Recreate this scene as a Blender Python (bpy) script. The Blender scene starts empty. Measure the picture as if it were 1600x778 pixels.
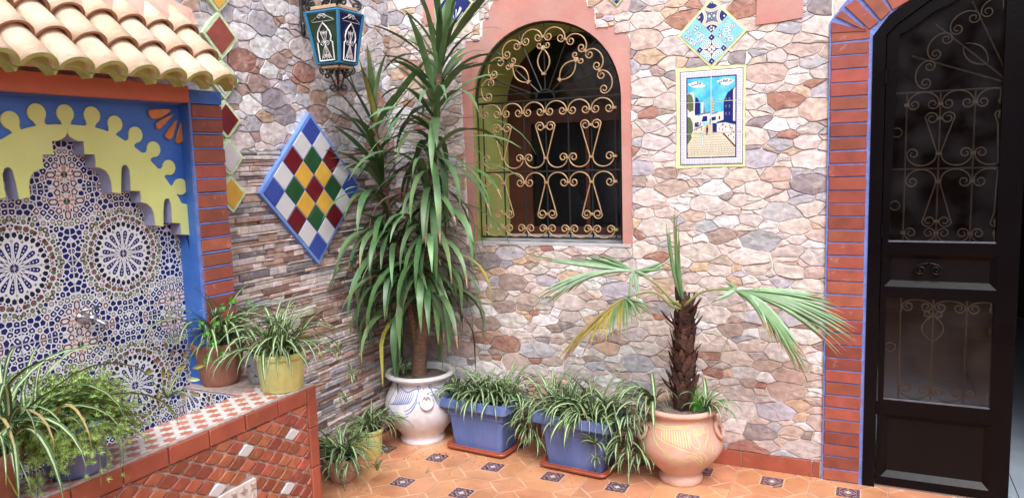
import bpy, math, random, bisect
import numpy as np
from mathutils import Vector, Matrix, noise
from mathutils.geometry import tessellate_polygon
random.seed(7)
C = bpy.context.scene.collection
PI = math.pi
# ------------------------------------------------------------------ camera, sky, sun, exposure
CAM = Vector((2.555, -3.76, 1.55)); FP = 1183.98
CR = Vector((0.9027924, 0.4290583, -0.0295767)); CU = Vector((-0.0232879, 0.1174388, 0.9928070)); CD = Vector((-0.4294456, 0.8956099, -0.1160148))
cd = bpy.data.cameras.new('camera'); cam = bpy.data.objects.new('camera', cd); C.objects.link(cam)
cd.sensor_width = 36; cd.lens = 36 * FP / 1600; cd.clip_start = 0.05; cd.clip_end = 200
m = Matrix((CR, CU, -CD)).transposed().to_4x4(); m.translation = CAM; cam.matrix_world = m
bpy.context.scene.camera = cam
w = bpy.data.worlds.new('World'); bpy.context.scene.world = w; w.use_nodes = True
nt = w.node_tree; bg = nt.nodes['Background']
sky = nt.nodes.new('ShaderNodeTexSky'); sky.sky_type = 'NISHITA'; sky.sun_disc = False
SUN_EL, SUN_AZ = math.radians(52), math.radians(150)
sky.sun_elevation = SUN_EL; sky.sun_rotation = SUN_AZ; sky.dust_density = 4; sky.air_density = 1.0
hs = nt.nodes.new('ShaderNodeHueSaturation'); hs.inputs['Saturation'].default_value = 0.25   # overcast: the blue is washed out
nt.links.new(sky.outputs[0], hs.inputs['Color']); nt.links.new(hs.outputs[0], bg.inputs[0]); bg.inputs[1].default_value = 0.15
sl = bpy.data.lights.new('sun', 'SUN'); so = bpy.data.objects.new('sun', sl); C.objects.link(so)
sl.energy = 1.5; sl.angle = math.radians(26); sl.color = (1, .975, .975)
sdir = Vector((math.sin(SUN_AZ) * math.cos(SUN_EL), math.cos(SUN_AZ) * math.cos(SUN_EL), math.sin(SUN_EL)))
so.rotation_euler = sdir.to_track_quat('Z', 'Y').to_euler()
vs = bpy.context.scene.view_settings; vs.view_transform = 'Standard'; vs.look = 'None'; vs.gamma = 1; vs.exposure = 0.88
bpy.context.scene.cycles.max_bounces = 6; bpy.context.scene.cycles.transparent_max_bounces = 12
try: bpy.context.scene.cycles.use_denoising = True
except Exception: pass

# ------------------------------------------------------------------ measuring: a pixel of the 1600 px photograph to a point on a plane
def P(px, py, ax, val):
    v = CR * ((px - 800) / FP) - CU * ((py - 389) / FP) + CD
    return CAM + v * ((val - CAM[ax]) / v[ax])
def PX(px, py, X): return P(px, py, 0, X)
def PY(px, py, Y): return P(px, py, 1, Y)
def PZ(px, py, Z): return P(px, py, 2, Z)

# ------------------------------------------------------------------ materials
MAT = {}
def M(name, col, rough=.75, var=.12, scale=25, bump=0., bscale=60, metal=0., rnd=0., hue=0., attr=None, col2=None, mixs=8, mixr=(.45, .65), coat=0., streak=None):
    mt = bpy.data.materials.new(name); mt.use_nodes = True; n = mt.node_tree.nodes; l = mt.node_tree.links
    b = n['Principled BSDF']; b.inputs['Roughness'].default_value = rough; b.inputs['Metallic'].default_value = metal
    if coat: b.inputs['Coat Weight'].default_value = coat; b.inputs['Coat Roughness'].default_value = .15
    tc = n.new('ShaderNodeTexCoord'); 
    src = None
    if attr:
        a = n.new('ShaderNodeAttribute'); a.attribute_name = attr; src = a.outputs['Color']
    else:
        rg = n.new('ShaderNodeRGB'); rg.outputs[0].default_value = (*col, 1); src = rg.outputs[0]
    co = n.new('ShaderNodeMapping'); l.new(tc.outputs['Object'], co.inputs[0])
    oi = n.new('ShaderNodeObjectInfo')
    if rnd or hue:
        cm = n.new('ShaderNodeCombineXYZ'); mu = n.new('ShaderNodeMath'); mu.operation = 'MULTIPLY'; mu.inputs[1].default_value = 37.
        l.new(oi.outputs['Random'], mu.inputs[0])
        for i in range(3): l.new(mu.outputs[0], cm.inputs[i])
        l.new(cm.outputs[0], co.inputs['Location'])
    if streak: co.inputs['Scale'].default_value = streak
    if col2 is not None:
        nz = n.new('ShaderNodeTexNoise'); nz.inputs['Scale'].default_value = mixs; nz.inputs['Detail'].default_value = 6; nz.inputs['Roughness'].default_value = .65
        l.new(co.outputs[0], nz.inputs['Vector'])
        mr = n.new('ShaderNodeMapRange'); mr.inputs[1].default_value = mixr[0]; mr.inputs[2].default_value = mixr[1]
        l.new(nz.outputs[0], mr.inputs[0])
        mx = n.new('ShaderNodeMixRGB'); l.new(mr.outputs[0], mx.inputs[0]); l.new(src, mx.inputs[1]); mx.inputs[2].default_value = (*col2, 1)
        src = mx.outputs[0]
    h = n.new('ShaderNodeHueSaturation'); l.new(src, h.inputs['Color'])
    nz = n.new('ShaderNodeTexNoise'); nz.inputs['Scale'].default_value = scale; nz.inputs['Detail'].default_value = 5
    l.new(co.outputs[0], nz.inputs['Vector'])
    mr = n.new('ShaderNodeMapRange'); mr.inputs[1].default_value = .3; mr.inputs[2].default_value = .7; mr.inputs[3].default_value = 1 - var; mr.inputs[4].default_value = 1 + var
    l.new(nz.outputs[0], mr.inputs[0]); val = mr.outputs[0]
    if rnd:
        m2 = n.new('ShaderNodeMapRange'); m2.inputs[3].default_value = 1 - rnd; m2.inputs[4].default_value = 1 + rnd
        l.new(oi.outputs['Random'], m2.inputs[0])
        mm = n.new('ShaderNodeMath'); mm.operation = 'MULTIPLY'; l.new(val, mm.inputs[0]); l.new(m2.outputs[0], mm.inputs[1]); val = mm.outputs[0]
    l.new(val, h.inputs['Value'])
    if hue:
        fr = n.new('ShaderNodeMath'); fr.operation = 'FRACT'; m3 = n.new('ShaderNodeMath'); m3.operation = 'MULTIPLY'; m3.inputs[1].default_value = 7.3
        l.new(oi.outputs['Random'], m3.inputs[0]); l.new(m3.outputs[0], fr.inputs[0])
        m2 = n.new('ShaderNodeMapRange'); m2.inputs[3].default_value = .5 - hue; m2.inputs[4].default_value = .5 + hue
        l.new(fr.outputs[0], m2.inputs[0]); l.new(m2.outputs[0], h.inputs['Hue'])
    l.new(h.outputs[0], b.inputs['Base Color'])
    if bump:
        nb = n.new('ShaderNodeTexNoise'); nb.inputs['Scale'].default_value = bscale; nb.inputs['Detail'].default_value = 6; nb.inputs['Roughness'].default_value = .6
        l.new(co.outputs[0], nb.inputs['Vector'])
        bm = n.new('ShaderNodeBump'); bm.inputs['Strength'].default_value = bump; bm.inputs['Distance'].default_value = .01
        l.new(nb.outputs[0], bm.inputs['Height']); l.new(bm.outputs[0], b.inputs['Normal'])
    MAT[name] = mt
    return mt

stone_m = M('stone_face', (1, 1, 1), .7, .24, 38, .30, 45, attr='tint', col2=(.50, .42, .37), mixs=16, mixr=(.54, .74))
grout_m = M('pale_grout', (.88, .86, .86), .9, .06, 40, .3, 90)
brick_m = M('glazed_red_brick', (.28, .075, .052), .38, .18, 14, .12, 50, rnd=.25, hue=.008, col2=(.42, .30, .28), mixs=16, mixr=(.62, .80))
blue_m = M('blue_paint', (.040, .14, .50), .5, .16, 7, .4, 30, col2=(.07, .19, .52), mixs=5, mixr=(.5, .8))
bluej_m = M('blue_joint_paint', (.13, .19, .50), .6, .2, 30, .3, 60)
pink_m = M('pink_plaster', (.50, .22, .19), .8, .10, 6, .25, 25, col2=(.48, .27, .24), mixs=4)
yel_m = M('lime_yellow_paint', (.62, .68, .25), .6, .07, 5, .2, 40, col2=(.60, .66, .36), mixs=3, mixr=(.5, .8))
green_m = M('lime_green_plaster', (.36, .40, .11), .8, .08, 6, .2, 30)
violet_m = M('pale_violet_edge_paint', (.34, .36, .56), .7, .08, 20)
fascia_m = M('salmon_fascia_paint', (.58, .16, .09), .6, .08, 8)
orange_m = M('orange_glaze', (.55, .19, .04), .35, .15, 30)
rtile_m = M('pale_clay_roof_tile', (.63, .45, .31), .8, .16, 14, .4, 60, rnd=.12, hue=.008, col2=(.62, .50, .40), mixs=7, mixr=(.4, .7))
rtend_m = M('green_painted_mortar', (.42, .46, .17), .85, .2, 30, .5, 50)
rtrim_m = M('clay_tile_rim', (.38, .17, .10), .8, .1, 30)
rmort_m = M('pink_roof_mortar', (.58, .34, .28), .9, .14, 12, .8, 18)
wtile_m = M('white_glazed_tile', (.72, .73, .79), .22, .03, 12)
floor_m = M('orange_floor_tile', (.57, .265, .14), .30, .16, 5, .05, 40, rnd=.09, hue=.006, col2=(.40, .15, .075), mixs=4, mixr=(.48, .78))
fline_m = M('cream_floor_line', (.66, .42, .28), .4, .10, 20)
dark_m = M('dark_inlay', (.045, .03, .06), .3, .2, 60)
mauve_m = M('mauve_inlay', (.36, .22, .22), .3, .2, 120)
skirt_m = M('red_clay_tile', (.31, .078, .048), .42, .16, 12, .15, 30, rnd=.15, col2=(.40, .20, .14), mixs=18, mixr=(.58, .78))
zel_m = M('red_clay_bejmat', (.32, .095, .055), .40, .22, 25, .25, 30, rnd=.32, hue=.012, col2=(.42, .22, .15), mixs=20, mixr=(.6, .8))
mort_m = M('grey_mortar', (.40, .31, .29), .9, .25, 40, .5, 60)
wstar_m = M('white_star_tile', (.62, .59, .57), .5, .10, 30, .15, 60, col2=(.48, .42, .39), mixs=9, mixr=(.5, .8))
rstar_m = M('pink_red_star_tile', (.46, .17, .12), .5, .12, 30, .1, 60, rnd=.1)
black_m = M('black_iron', (.012, .012, .014), .35, .2, 40)
gold_m = M('gold_painted_iron', (.40, .26, .14), .42, .15, 50, metal=.2)
silver_m = M('dull_steel_scroll', (.40, .33, .24), .4, .15, 40, metal=.6)
chrome_m = M('chrome', (.60, .60, .64), .22, .05, 20, metal=1)
dpan_m = M('black_gloss_panel_paint', (.004, .003, .004), .36, .2, 6, .08, 30)
dpan_m.node_tree.nodes['Principled BSDF'].inputs['Specular IOR Level'].default_value = .20
door_m = M('black_brown_door_paint', (.004, .003, .004), .25, .2, 6, .05, 40)
door_m.node_tree.nodes['Principled BSDF'].inputs['Specular IOR Level'].default_value = .12
sillm_m = M('grey_marble', (.42, .42, .45), .4, .15, 9)
ifloor_m = M('blue_grey_room_tile', (.26, .31, .37), .35, .08, 6)
room_m = M('dim_room_plaster', (.10, .055, .045), .9, .2, 3)
wood_m = M('dark_red_wood', (.055, .014, .009), .4, .3, 10)
lwood_m = M('tan_wood', (.50, .34, .22), .7, .15, 20)
lblue_m = M('lantern_blue_paint', (.025, .17, .33), .5, .10, 30)
white_m = M('white_painted_iron', (.66, .64, .66), .5, .08, 30)
wpot_m = M('white_glazed_pot', (.70, .69, .73), .38, .10, 8, .12, 18, col2=(.52, .48, .50), mixs=6, mixr=(.5, .8))
tpot_m = M('pink_terracotta', (.57, .33, .26), .75, .12, 9, .2, 50, col2=(.60, .42, .36), mixs=5, mixr=(.4, .7))
bpot_m = M('weathered_brown_clay', (.30, .13, .09), .8, .25, 14, .6, 30)
spot_m = M('blue_brush_paint', (.20, .24, .50), .5, .15, 40)
ypaint_m = M('yellow_slip_paint', (.62, .54, .26), .7, .08, 40)
plb_m = M('blue_plastic', (.11, .18, .44), .42, .12, 9, .06, 30, coat=.05, col2=(.14, .17, .38), mixs=4)
ply_m = M('yellow_plastic', (.62, .68, .27), .45, .06, 9, .05, 30, col2=(.56, .52, .20), mixs=7)
g_pet = M('palm_petiole', (.20, .22, .07), .45, .15, 20)
plt_m = M('terracotta_plastic', (.34, .085, .05), .45, .15, 12)
soil_m = M('dark_soil', (.045, .03, .022), .95, .4, 60, 1., 80)
gravel_m = M('pebble_mulch', (.20, .16, .14), .9, .5, 90, 1., 110, rnd=.3)
g_dark = M('yucca_leaf_green', (.085, .165, .070), .46, .34, 7, .06, 60, rnd=.42, hue=.028, col2=(.16, .21, .07), mixs=6, mixr=(.5, .8))
g_mid = M('leaf_green', (.050, .120, .040), .45, .2, 20, rnd=.3, hue=.012)
g_cream = M('leaf_cream_stripe', (.44, .50, .28), .5, .12, 30, rnd=.12)
g_yel = M('leaf_yellow', (.34, .32, .06), .55, .25, 20, rnd=.2)
g_dry = M('leaf_dry_brown', (.28, .19, .11), .8, .3, 30, rnd=.25)
g_sed = M('sedum_green', (.27, .43, .10), .55, .3, 30)
g_clov = M('clover_green', (.10, .36, .05), .5, .1, 30)
g_palm = M('palm_leaf_green', (.13, .24, .10), .42, .22, 20, rnd=.2, hue=.01)
g_palmp = M('palm_leaf_pale', (.24, .36, .23), .45, .2, 24, rnd=.2)
trunk_m = M('yucca_bark', (.19, .11, .075), .9, .35, 30, 1., 60, streak=(1, 1, 4))
fiber_m = M('palm_fibre', (.085, .038, .026), .9, .5, 30, 1., 70, rnd=.4)
stucco_m = M('added_wall_stucco', (.24, .17, .14), .9, .1, 4)  # kept dark so the added unseen walls bounce less light
clipb = M('cobalt_glaze', (.012, .020, .15), .25, .12, 40)
blk2 = M('navy_black_glaze', (.012, .016, .045), .25, .1, 40)
mar2 = M('maroon_glaze', (.14, .03, .035), .3, .12, 40)
grn2 = M('olive_green_glaze', (.10, .14, .07), .3, .15, 40)
beig2 = M('beige_glaze', (.62, .46, .28), .35, .1, 40)
pst2 = M('salmon_glaze', (.56, .26, .18), .35, .1, 40)
tgrn = M('green_square_glaze', (.02, .075, .03), .2, .15, 14, rnd=.1)
tmar = M('maroon_square_glaze', (.13, .012, .018), .18, .12, 14)
tyel = M('yellow_square_glaze', (.62, .36, .06), .25, .1, 14)
twht = M('white_square_glaze', (.56, .56, .60), .25, .05, 14)
tblu = M('blue_square_glaze', (.04, .07, .33), .2, .1, 14)
bord_m = M('periwinkle_border_paint', (.14, .26, .66), .55, .12, 16, .3, 40)
mintb_m = M('mint_border_paint', (.52, .66, .42), .7, .15, 20, .5, 40)
limeb_m = M('pale_lime_border_paint', (.62, .68, .36), .7, .08, 20, .4, 40)
bluegl = M('blue_lantern_glass', (.008, .010, .07), .12, .1, 10)
greengl = M('green_lantern_glass', (.012, .035, .012), .12, .1, 10)

# ------------------------------------------------------------------ mesh helpers
class MB:
    def __init__(s): s.v = []; s.f = []; s.m = []; s.c = None
    def add(s, vs, fs, mi=0):
        b = len(s.v); s.v += [tuple(v) for v in vs]
        for k, f in enumerate(fs):
            s.f.append(tuple(b + i for i in f)); s.m.append(mi if isinstance(mi, int) else mi[k])
        return s
    def box(s, x0, x1, y0, y1, z0, z1, mi=0, bev=0):
        if bev:
            return s.bbox((x0, x1, y0, y1, z0, z1), bev, mi)
        v = [(x, y, z) for x in (x0, x1) for y in (y0, y1) for z in (z0, z1)]
        return s.add(v, [(0, 1, 3, 2), (4, 6, 7, 5), (0, 4, 5, 1), (2, 3, 7, 6), (0, 2, 6, 4), (1, 5, 7, 3)], mi)
    def bbox(s, b, e, mi=0):   # box with chamfered edges: 24 corner points
        import itertools
        lo = (b[0], b[2], b[4]); hi = (b[1], b[3], b[5]); pts = {}
        vs = []
        for c in itertools.product((0, 1), repeat=3):
            for a in range(3):
                q = [ (hi[i] if c[i] else lo[i]) for i in range(3)]
                for i in range(3):
                    if i != a: q[i] += -e if c[i] else e
                pts[(c, a)] = len(vs); vs.append(q)
        fs = []
        for a in range(3):
            o = [i for i in range(3) if i != a]
            for sd in (0, 1):
                ring = []
                for (p, q) in ((0, 0), (1, 0), (1, 1), (0, 1)):
                    c = [0, 0, 0]; c[a] = sd; c[o[0]] = p; c[o[1]] = q; ring.append(pts[(tuple(c), a)])
                fs.append(ring)
        for a in range(3):   # edge strips along axis a
            o = [i for i in range(3) if i != a]
            for p in (0, 1):
                for q in (0, 1):
                    c0 = [0, 0, 0]; c0[o[0]] = p; c0[o[1]] = q; c1 = list(c0); c1[a] = 1
                    fs.append([pts[(tuple(c0), o[0])], pts[(tuple(c1), o[0])], pts[(tuple(c1), o[1])], pts[(tuple(c0), o[1])]])
        for c in itertools.product((0, 1), repeat=3): fs.append([pts[(c, 0)], pts[(c, 1)], pts[(c, 2)]])
        return s.add(vs, fs, mi)
    def tube(s, pts, r, n=6, mi=0, cap=True, up=Vector((0, 0, 1))):
        pts = [Vector(p) for p in pts]; N = len(pts); vs = []; prev = None
        for i, p in enumerate(pts):
            t = (pts[min(i + 1, N - 1)] - pts[max(i - 1, 0)])
            if t.length < 1e-9: t = Vector((0, 0, 1))
            t.normalize()
            if prev is None:
                a = t.cross(Vector((0, 0, 1)))
                if a.length < .1: a = t.cross(Vector((1, 0, 0)))
                a.normalize()
            else:
                a = prev - t * prev.dot(t)
                if a.length < 1e-6: a = t.cross(Vector((0, 1, 0)))
                a.normalize()
            prev = a; b = t.cross(a); rr = r[i] if hasattr(r, '__len__') else r
            for k in range(n):
                an = 2 * PI * k / n; vs.append(p + (a * math.cos(an) + b * math.sin(an)) * rr)
        fs = [(i * n + k, i * n + (k + 1) % n, (i + 1) * n + (k + 1) % n, (i + 1) * n + k) for i in range(N - 1) for k in range(n)]
        if cap: fs.append(tuple(range(n - 1, -1, -1))); fs.append(tuple((N - 1) * n + k for k in range(n)))
        return s.add(vs, fs, mi)
    def lathe(s, prof, c=(0, 0, 0), n=40, mi=0, fx=None, caps=(0, 0)):
        vs = []; N = len(prof)
        for (r, z) in prof:
            for k in range(n):
                a = 2 * PI * k / n; rr = r * (fx(a, z) if fx else 1); vs.append((c[0] + rr * math.cos(a), c[1] + rr * math.sin(a), c[2] + z))
        fs = [(i * n + k, i * n + (k + 1) % n, (i + 1) * n + (k + 1) % n, (i + 1) * n + k) for i in range(N - 1) for k in range(n)]
        if caps[0]: fs.append(tuple(range(n - 1, -1, -1)))
        if caps[1]: fs.append(tuple((N - 1) * n + k for k in range(n)))
        return s.add(vs, fs, mi)
    def poly(s, pts2, fn, h0, h1, mi=0, mside=None, holes=()):   # polygon (u,v) extruded from h0 to h1 through fn(u,v,h)
        loops = [list(pts2)] + [list(h) for h in holes]
        tri = tessellate_polygon([[Vector((p[0], p[1], 0)) for p in L] for L in loops])
        flat = [p for L in loops for p in L]; n = len(flat); vs = [fn(p[0], p[1], h1) for p in flat]
        s.add(vs, [tuple(t) for t in tri], mi)
        if h0 is not None:
            ms = mi if mside is None else mside
            for L in loops:
                k = len(L); v2 = [fn(p[0], p[1], h1) for p in L] + [fn(p[0], p[1], h0) for p in L]
                s.add(v2, [(i, (i + 1) % k, k + (i + 1) % k, k + i) for i in range(k)], ms)
        return s
    def flat(s, pts2, fn, h, mi=0):
        s.add([fn(p[0], p[1], h) for p in pts2], [tuple(range(len(pts2)))], mi); return s
def WR(u, v, h): return (u, -h, v)       # right-hand wall (plane Y = 0, looks to -Y)
def WL(u, v, h): return (h, u, v)        # left-hand wall (plane X = 0, looks to +X), u = Y
def mesh(name, mb, mats, smooth=False, org=(0, 0, 0), tint=None):
    me = bpy.data.meshes.new(name)
    o = Vector(org); me.from_pydata([tuple(Vector(v) - o) for v in mb.v], [], mb.f)
    for mt in (mats if isinstance(mats, (list, tuple)) else [mats]): me.materials.append(mt)
    if any(mb.m): me.polygons.foreach_set('material_index', mb.m)
    if smooth: me.polygons.foreach_set('use_smooth', [True] * len(me.polygons))
    if tint is not None:
        a = me.color_attributes.new('tint', 'FLOAT_COLOR', 'CORNER')
        if isinstance(tint, tuple): arr = list(tint + (1.,)) * len(me.loops)
        else:
            arr = []
            for pi, p in enumerate(me.polygons): arr += list(tint[pi] + (1.,)) * p.loop_total
        a.data.foreach_set('color', arr)
    me.update()
    return me
class Thing:
    def __init__(s, name, label, cat=None, loc=(0, 0, 0), group=None, kind=None):
        s.loc = Vector(loc); s.o = bpy.data.objects.new(name, None); C.objects.link(s.o); s.o.location = s.loc
        s.o.empty_display_size = .05
        if label: s.o['label'] = label
        if cat: s.o['category'] = cat
        if group: s.o['group'] = group
        if kind: s.o['kind'] = kind
    def part(s, name, mb, mats, smooth=False, parent=None, tint=None, kind=None, label=None):
        o = bpy.data.objects.new(name, mesh(name, mb, mats, smooth, s.loc, tint)); C.objects.link(o); o.parent = parent or s.o
        if kind: o['kind'] = kind
        if label: o['label'] = label
        return o
    def inst(s, name, me, loc=(0, 0, 0), rot=None, scale=None, parent=None):
        o = bpy.data.objects.new(name, me); C.objects.link(o); o.parent = parent or s.o
        o.location = Vector(loc) - (s.loc if parent is None or True else Vector())
        if rot: o.rotation_euler = rot
        if scale: o.scale = scale
        return o
def single(name, mb, mats, label, cat, group=None, smooth=False, org=(0, 0, 0)):
    o = bpy.data.objects.new(name, mesh(name, mb, mats, smooth, org)); C.objects.link(o); o.location = org
    o['label'] = label; o['category'] = cat
    if group: o['group'] = group
    return o
def struct(name, label=None): return Thing(name, label, None, kind='structure')
def spiral(cx, cz, R, a0, turns, n=16, r0=.28, ccw=1):
    # from the inner end out to radius R at angle a0 (radians); ccw: sense in which the angle grows on the way out
    out = []
    for i in range(n + 1):
        t = i / n; r = R * (r0 + (1 - r0) * t); a = a0 - ccw * turns * 2 * PI * (1 - t)
        out.append((cx + r * math.cos(a), cz + r * math.sin(a)))
    return out
def cscroll(w, h, rs=.2, turns=1.25, n=14):
    # arch from (-w/2,0) over (0,h) to (w/2,0), both ends curling inward below; the arch is convex towards +v
    R = w * rs
    right = spiral(w / 2 - R, 0, R, 0, turns, n, ccw=1)          # out to angle 0 counter-clockwise, then up over the arch
    arch = [(w / 2 * math.cos(a), h * math.sin(a)) for a in [PI * k / 14 for k in range(1, 14)]]
    left = [(-x, y) for x, y in right][::-1]
    return right + arch + left
def place(pts, cx, cz, ang=0, flip=1):
    c, s_ = math.cos(ang), math.sin(ang)
    return [(cx + x * c - y * flip * s_, cz + x * s_ + y * flip * c) for x, y in pts]
def bez(a, b, c, n=8):
    a, b, c = Vector(a), Vector(b), Vector(c)
    return [a * (1 - t) ** 2 + b * 2 * t * (1 - t) + c * t * t for t in [i / n for i in range(n + 1)]]
# ------------------------------------------------------------------ polygons
def clip_half(poly, a, b, c):   # keep a*x + b*y <= c
    out = []; n = len(poly)
    for i in range(n):
        p, q = poly[i], poly[(i + 1) % n]; dp = a * p[0] + b * p[1] - c; dq = a * q[0] + b * q[1] - c
        if dp <= 0: out.append(p)
        if (dp < 0 < dq) or (dq < 0 < dp):
            t = dp / (dp - dq); out.append((p[0] + t * (q[0] - p[0]), p[1] + t * (q[1] - p[1])))
    return out
def clip_rect(poly, r):
    for a, b, c in ((-1, 0, -r[0]), (1, 0, r[1]), (0, -1, -r[2]), (0, 1, r[3])):
        if len(poly) < 3: return []
        poly = clip_half(poly, a, b, c)
    return poly if len(poly) > 2 else []
def sub_rect(poly, r):          # convex polygon minus a rectangle: convex pieces
    xs = [p[0] for p in poly]; ys = [p[1] for p in poly]
    if max(xs) <= r[0] or min(xs) >= r[1] or max(ys) <= r[2] or min(ys) >= r[3]: return [poly]
    out = [clip_half(poly, 1, 0, r[0]), clip_half(poly, -1, 0, -r[1])]
    mid = clip_half(clip_half(poly, -1, 0, -r[0]), 1, 0, r[1]) if len(poly) > 2 else []
    if len(mid) > 2: out += [clip_half(mid, 0, 1, r[2]), clip_half(mid, 0, -1, -r[3])]
    return [p for p in out if len(p) > 2]
def area(poly): return .5 * abs(sum(poly[i][0] * poly[(i + 1) % len(poly)][1] - poly[(i + 1) % len(poly)][0] * poly[i][1] for i in range(len(poly))))
def cen(poly): return (sum(p[0] for p in poly) / len(poly), sum(p[1] for p in poly) / len(poly))
def power_cells(u0, u1, v0, v1, ani, radii, seed):
    rng = random.Random(seed); pts = []
    for r, tries in radii:
        for _ in range(tries):
            rr = r * rng.uniform(.88, 1.15); x, y = rng.uniform(u0, u1) * ani, rng.uniform(v0, v1)
            if all((x - p[0]) ** 2 + (y - p[1]) ** 2 > (.93 * (rr + p[2])) ** 2 for p in pts): pts.append((x, y, rr))
    cells = []
    box = [(u0 * ani, v0), (u1 * ani, v0), (u1 * ani, v1), (u0 * ani, v1)]
    for i, (x, y, r) in enumerate(pts):
        poly = list(box)
        for j, (a, b, s_) in sorted(((j, q) for j, q in enumerate(pts) if j != i and abs(q[0] - x) < .2 and abs(q[1] - y) < .2), key=lambda t: (t[1][0] - x) ** 2 + (t[1][1] - y) ** 2)[:26]:
            A_, B_ = 2 * (a - x), 2 * (b - y); Cc = (a * a + b * b - s_ * s_) - (x * x + y * y - r * r)
            poly = clip_half(poly, A_, B_, Cc)
            if len(poly) < 3: break
        if len(poly) > 2: cells.append([(p[0] / ani, p[1]) for p in poly])
    return cells
PAL = [((.60, .50, .47), 24), ((.55, .48, .47), 20), ((.67, .64, .65), 19), ((.42, .40, .45), 11), ((.30, .26, .28), 4), ((.36, .27, .24), 6), ((.36, .18, .14), 4), ((.54, .38, .28), 7), ((.50, .38, .34), 12)]
PALL = [((.54, .48, .50), 18), ((.50, .47, .51), 20), ((.60, .58, .63), 20), ((.38, .37, .43), 14), ((.26, .24, .27), 5), ((.34, .24, .23), 9), ((.33, .17, .14), 5), ((.40, .27, .22), 9)]
PALS = [((.54, .47, .47), 20), ((.42, .39, .41), 16), ((.58, .52, .50), 12), ((.30, .29, .33), 14), ((.36, .24, .21), 16), ((.44, .31, .27), 14), ((.17, .15, .17), 8), ((.20, .12, .11), 8)]
def pick(pal, rng):
    t = rng.uniform(0, sum(w for _, w in pal))
    for c, w_ in pal:
        t -= w_
        if t <= 0: break
    k = rng.uniform(.88, 1.12); return tuple(min(.9, x * k * rng.uniform(.97, 1.03)) for x in c)
def stone_mesh(mb, poly, fn, rng, gap=.0018, h=.0048, amp=.0075, rounding=1, freq=60):
    # wobble shared edges by position noise, pull the outline in by the joint, round it, then raise it
    pts = []; n = len(poly)
    for i in range(n):
        p, q = poly[i], poly[(i + 1) % n]; d = math.dist(p, q); k = max(1, min(4, int(d / .022)))
        for j in range(k):
            t = j / k; x, y = p[0] + t * (q[0] - p[0]), p[1] + t * (q[1] - p[1])
            nv = noise.noise_vector(Vector((x * freq, y * freq, 3.1))); pts.append((x + nv[0] * amp, y + nv[1] * amp))
    c = cen(pts)
    for _ in range(rounding):
        o = []
        for i in range(len(pts)):
            p, q = pts[i], pts[(i + 1) % len(pts)]
            if math.dist(p, q) > .008: o.append((p[0] * .93 + q[0] * .07, p[1] * .93 + q[1] * .07)); o.append((p[0] * .07 + q[0] * .93, p[1] * .07 + q[1] * .93))
            else: o.append(((p[0] + q[0]) / 2, (p[1] + q[1]) / 2))
        pts = o
    R = math.sqrt(area(pts) / PI) + 1e-6
    if R < .004: return False
    ins = lambda p, g: (c[0] + (p[0] - c[0]) * max(.3, 1 - g / max(math.dist(p, c), .006)), c[1] + (p[1] - c[1]) * max(.3, 1 - g / max(math.dist(p, c), .006)))
    hh = h * rng.uniform(.65, 1.25); tx, ty = rng.uniform(-.05, .05), rng.uniform(-.05, .05); n = len(pts)
    vs = []
    for g, z in ((gap, 0), (gap + .0006, hh * .72), (gap + .0024, hh)):
        for p in pts:
            q = ins(p, g); z2 = z if z == 0 else z + ((q[0] - c[0]) * tx + (q[1] - c[1]) * ty) + .0026 * noise.noise(Vector((q[0] * 60, q[1] * 60, 7)))
            vs.append(fn(q[0], q[1], max(z2, 0)))
    for p in pts[::2]:
        q = ins(p, math.dist(p, c) * .5); vs.append(fn(q[0], q[1], hh + .0034 * noise.noise(Vector((q[0] * 50, q[1] * 50, 1))) + .0008))
    m_ = len(pts[::2]); vs.append(fn(c[0], c[1], hh + .001))
    fs = [(k * n + i, k * n + (i + 1) % n, (k + 1) * n + (i + 1) % n, (k + 1) * n + i) for k in (0, 1) for i in range(n)]
    b = 2 * n; e = 3 * n
    for i in range(m_):
        i2 = (i + 1) % m_; o0 = b + 2 * i; o1 = b + (2 * i + 1) % n; o2 = b + (2 * i + 2) % n if i2 else b
        if o1 == o0: continue
        fs.append((o0, o1, e + i));
        if 2 * i + 1 < n: fs.append((o1, o2, e + i2, e + i))
        fs.append((e + i, e + i2, e + m_))
    mb.add(vs, fs); return True
def in_view(p, mrg=25):
    q = Vector(p) - CAM; z = q.dot(CD)
    if z < .05: return False
    x = 800 + FP * q.dot(CR) / z; y = 389 - FP * q.dot(CU) / z
    return -mrg < x < 1600 + mrg and -mrg < y < 778 + mrg
def lay_stones(T, cells, fn, pal, seed, name, h=.009, hidden=None, **kw):
    rng = random.Random(seed); items = []
    for c in cells:
        if area(c) < .00007: continue
        cc = cen(c); w3 = Vector(fn(cc[0], cc[1], 0)); vis = in_view(w3) and not (hidden and hidden(cc))
        items.append((area(c) / (w3 - CAM).length ** 2 * (1 if vis else .001), c))
    items.sort(key=lambda t: -t[0])
    rest = MB(); tints = []
    for k, (_, c) in enumerate(items):
        col = pick(pal, rng)
        if k < 298:
            mb = MB()
            if stone_mesh(mb, c, fn, rng, h=h, **kw): T.part(name, mb, stone_m, tint=col)
        else:
            n0 = len(rest.f)
            if stone_mesh(rest, c, fn, rng, h=h, **kw): tints += [col] * (len(rest.f) - n0)
    if rest.f: T.part('small_stones', rest, stone_m, tint=tints, kind='stuff')

# ------------------------------------------------------------------ the ground
fl = struct('floor')
g = MB().box(-6, 8, -8, .0, -.12, -.008); fl.part('floor_bed', g, fline_m)
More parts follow.
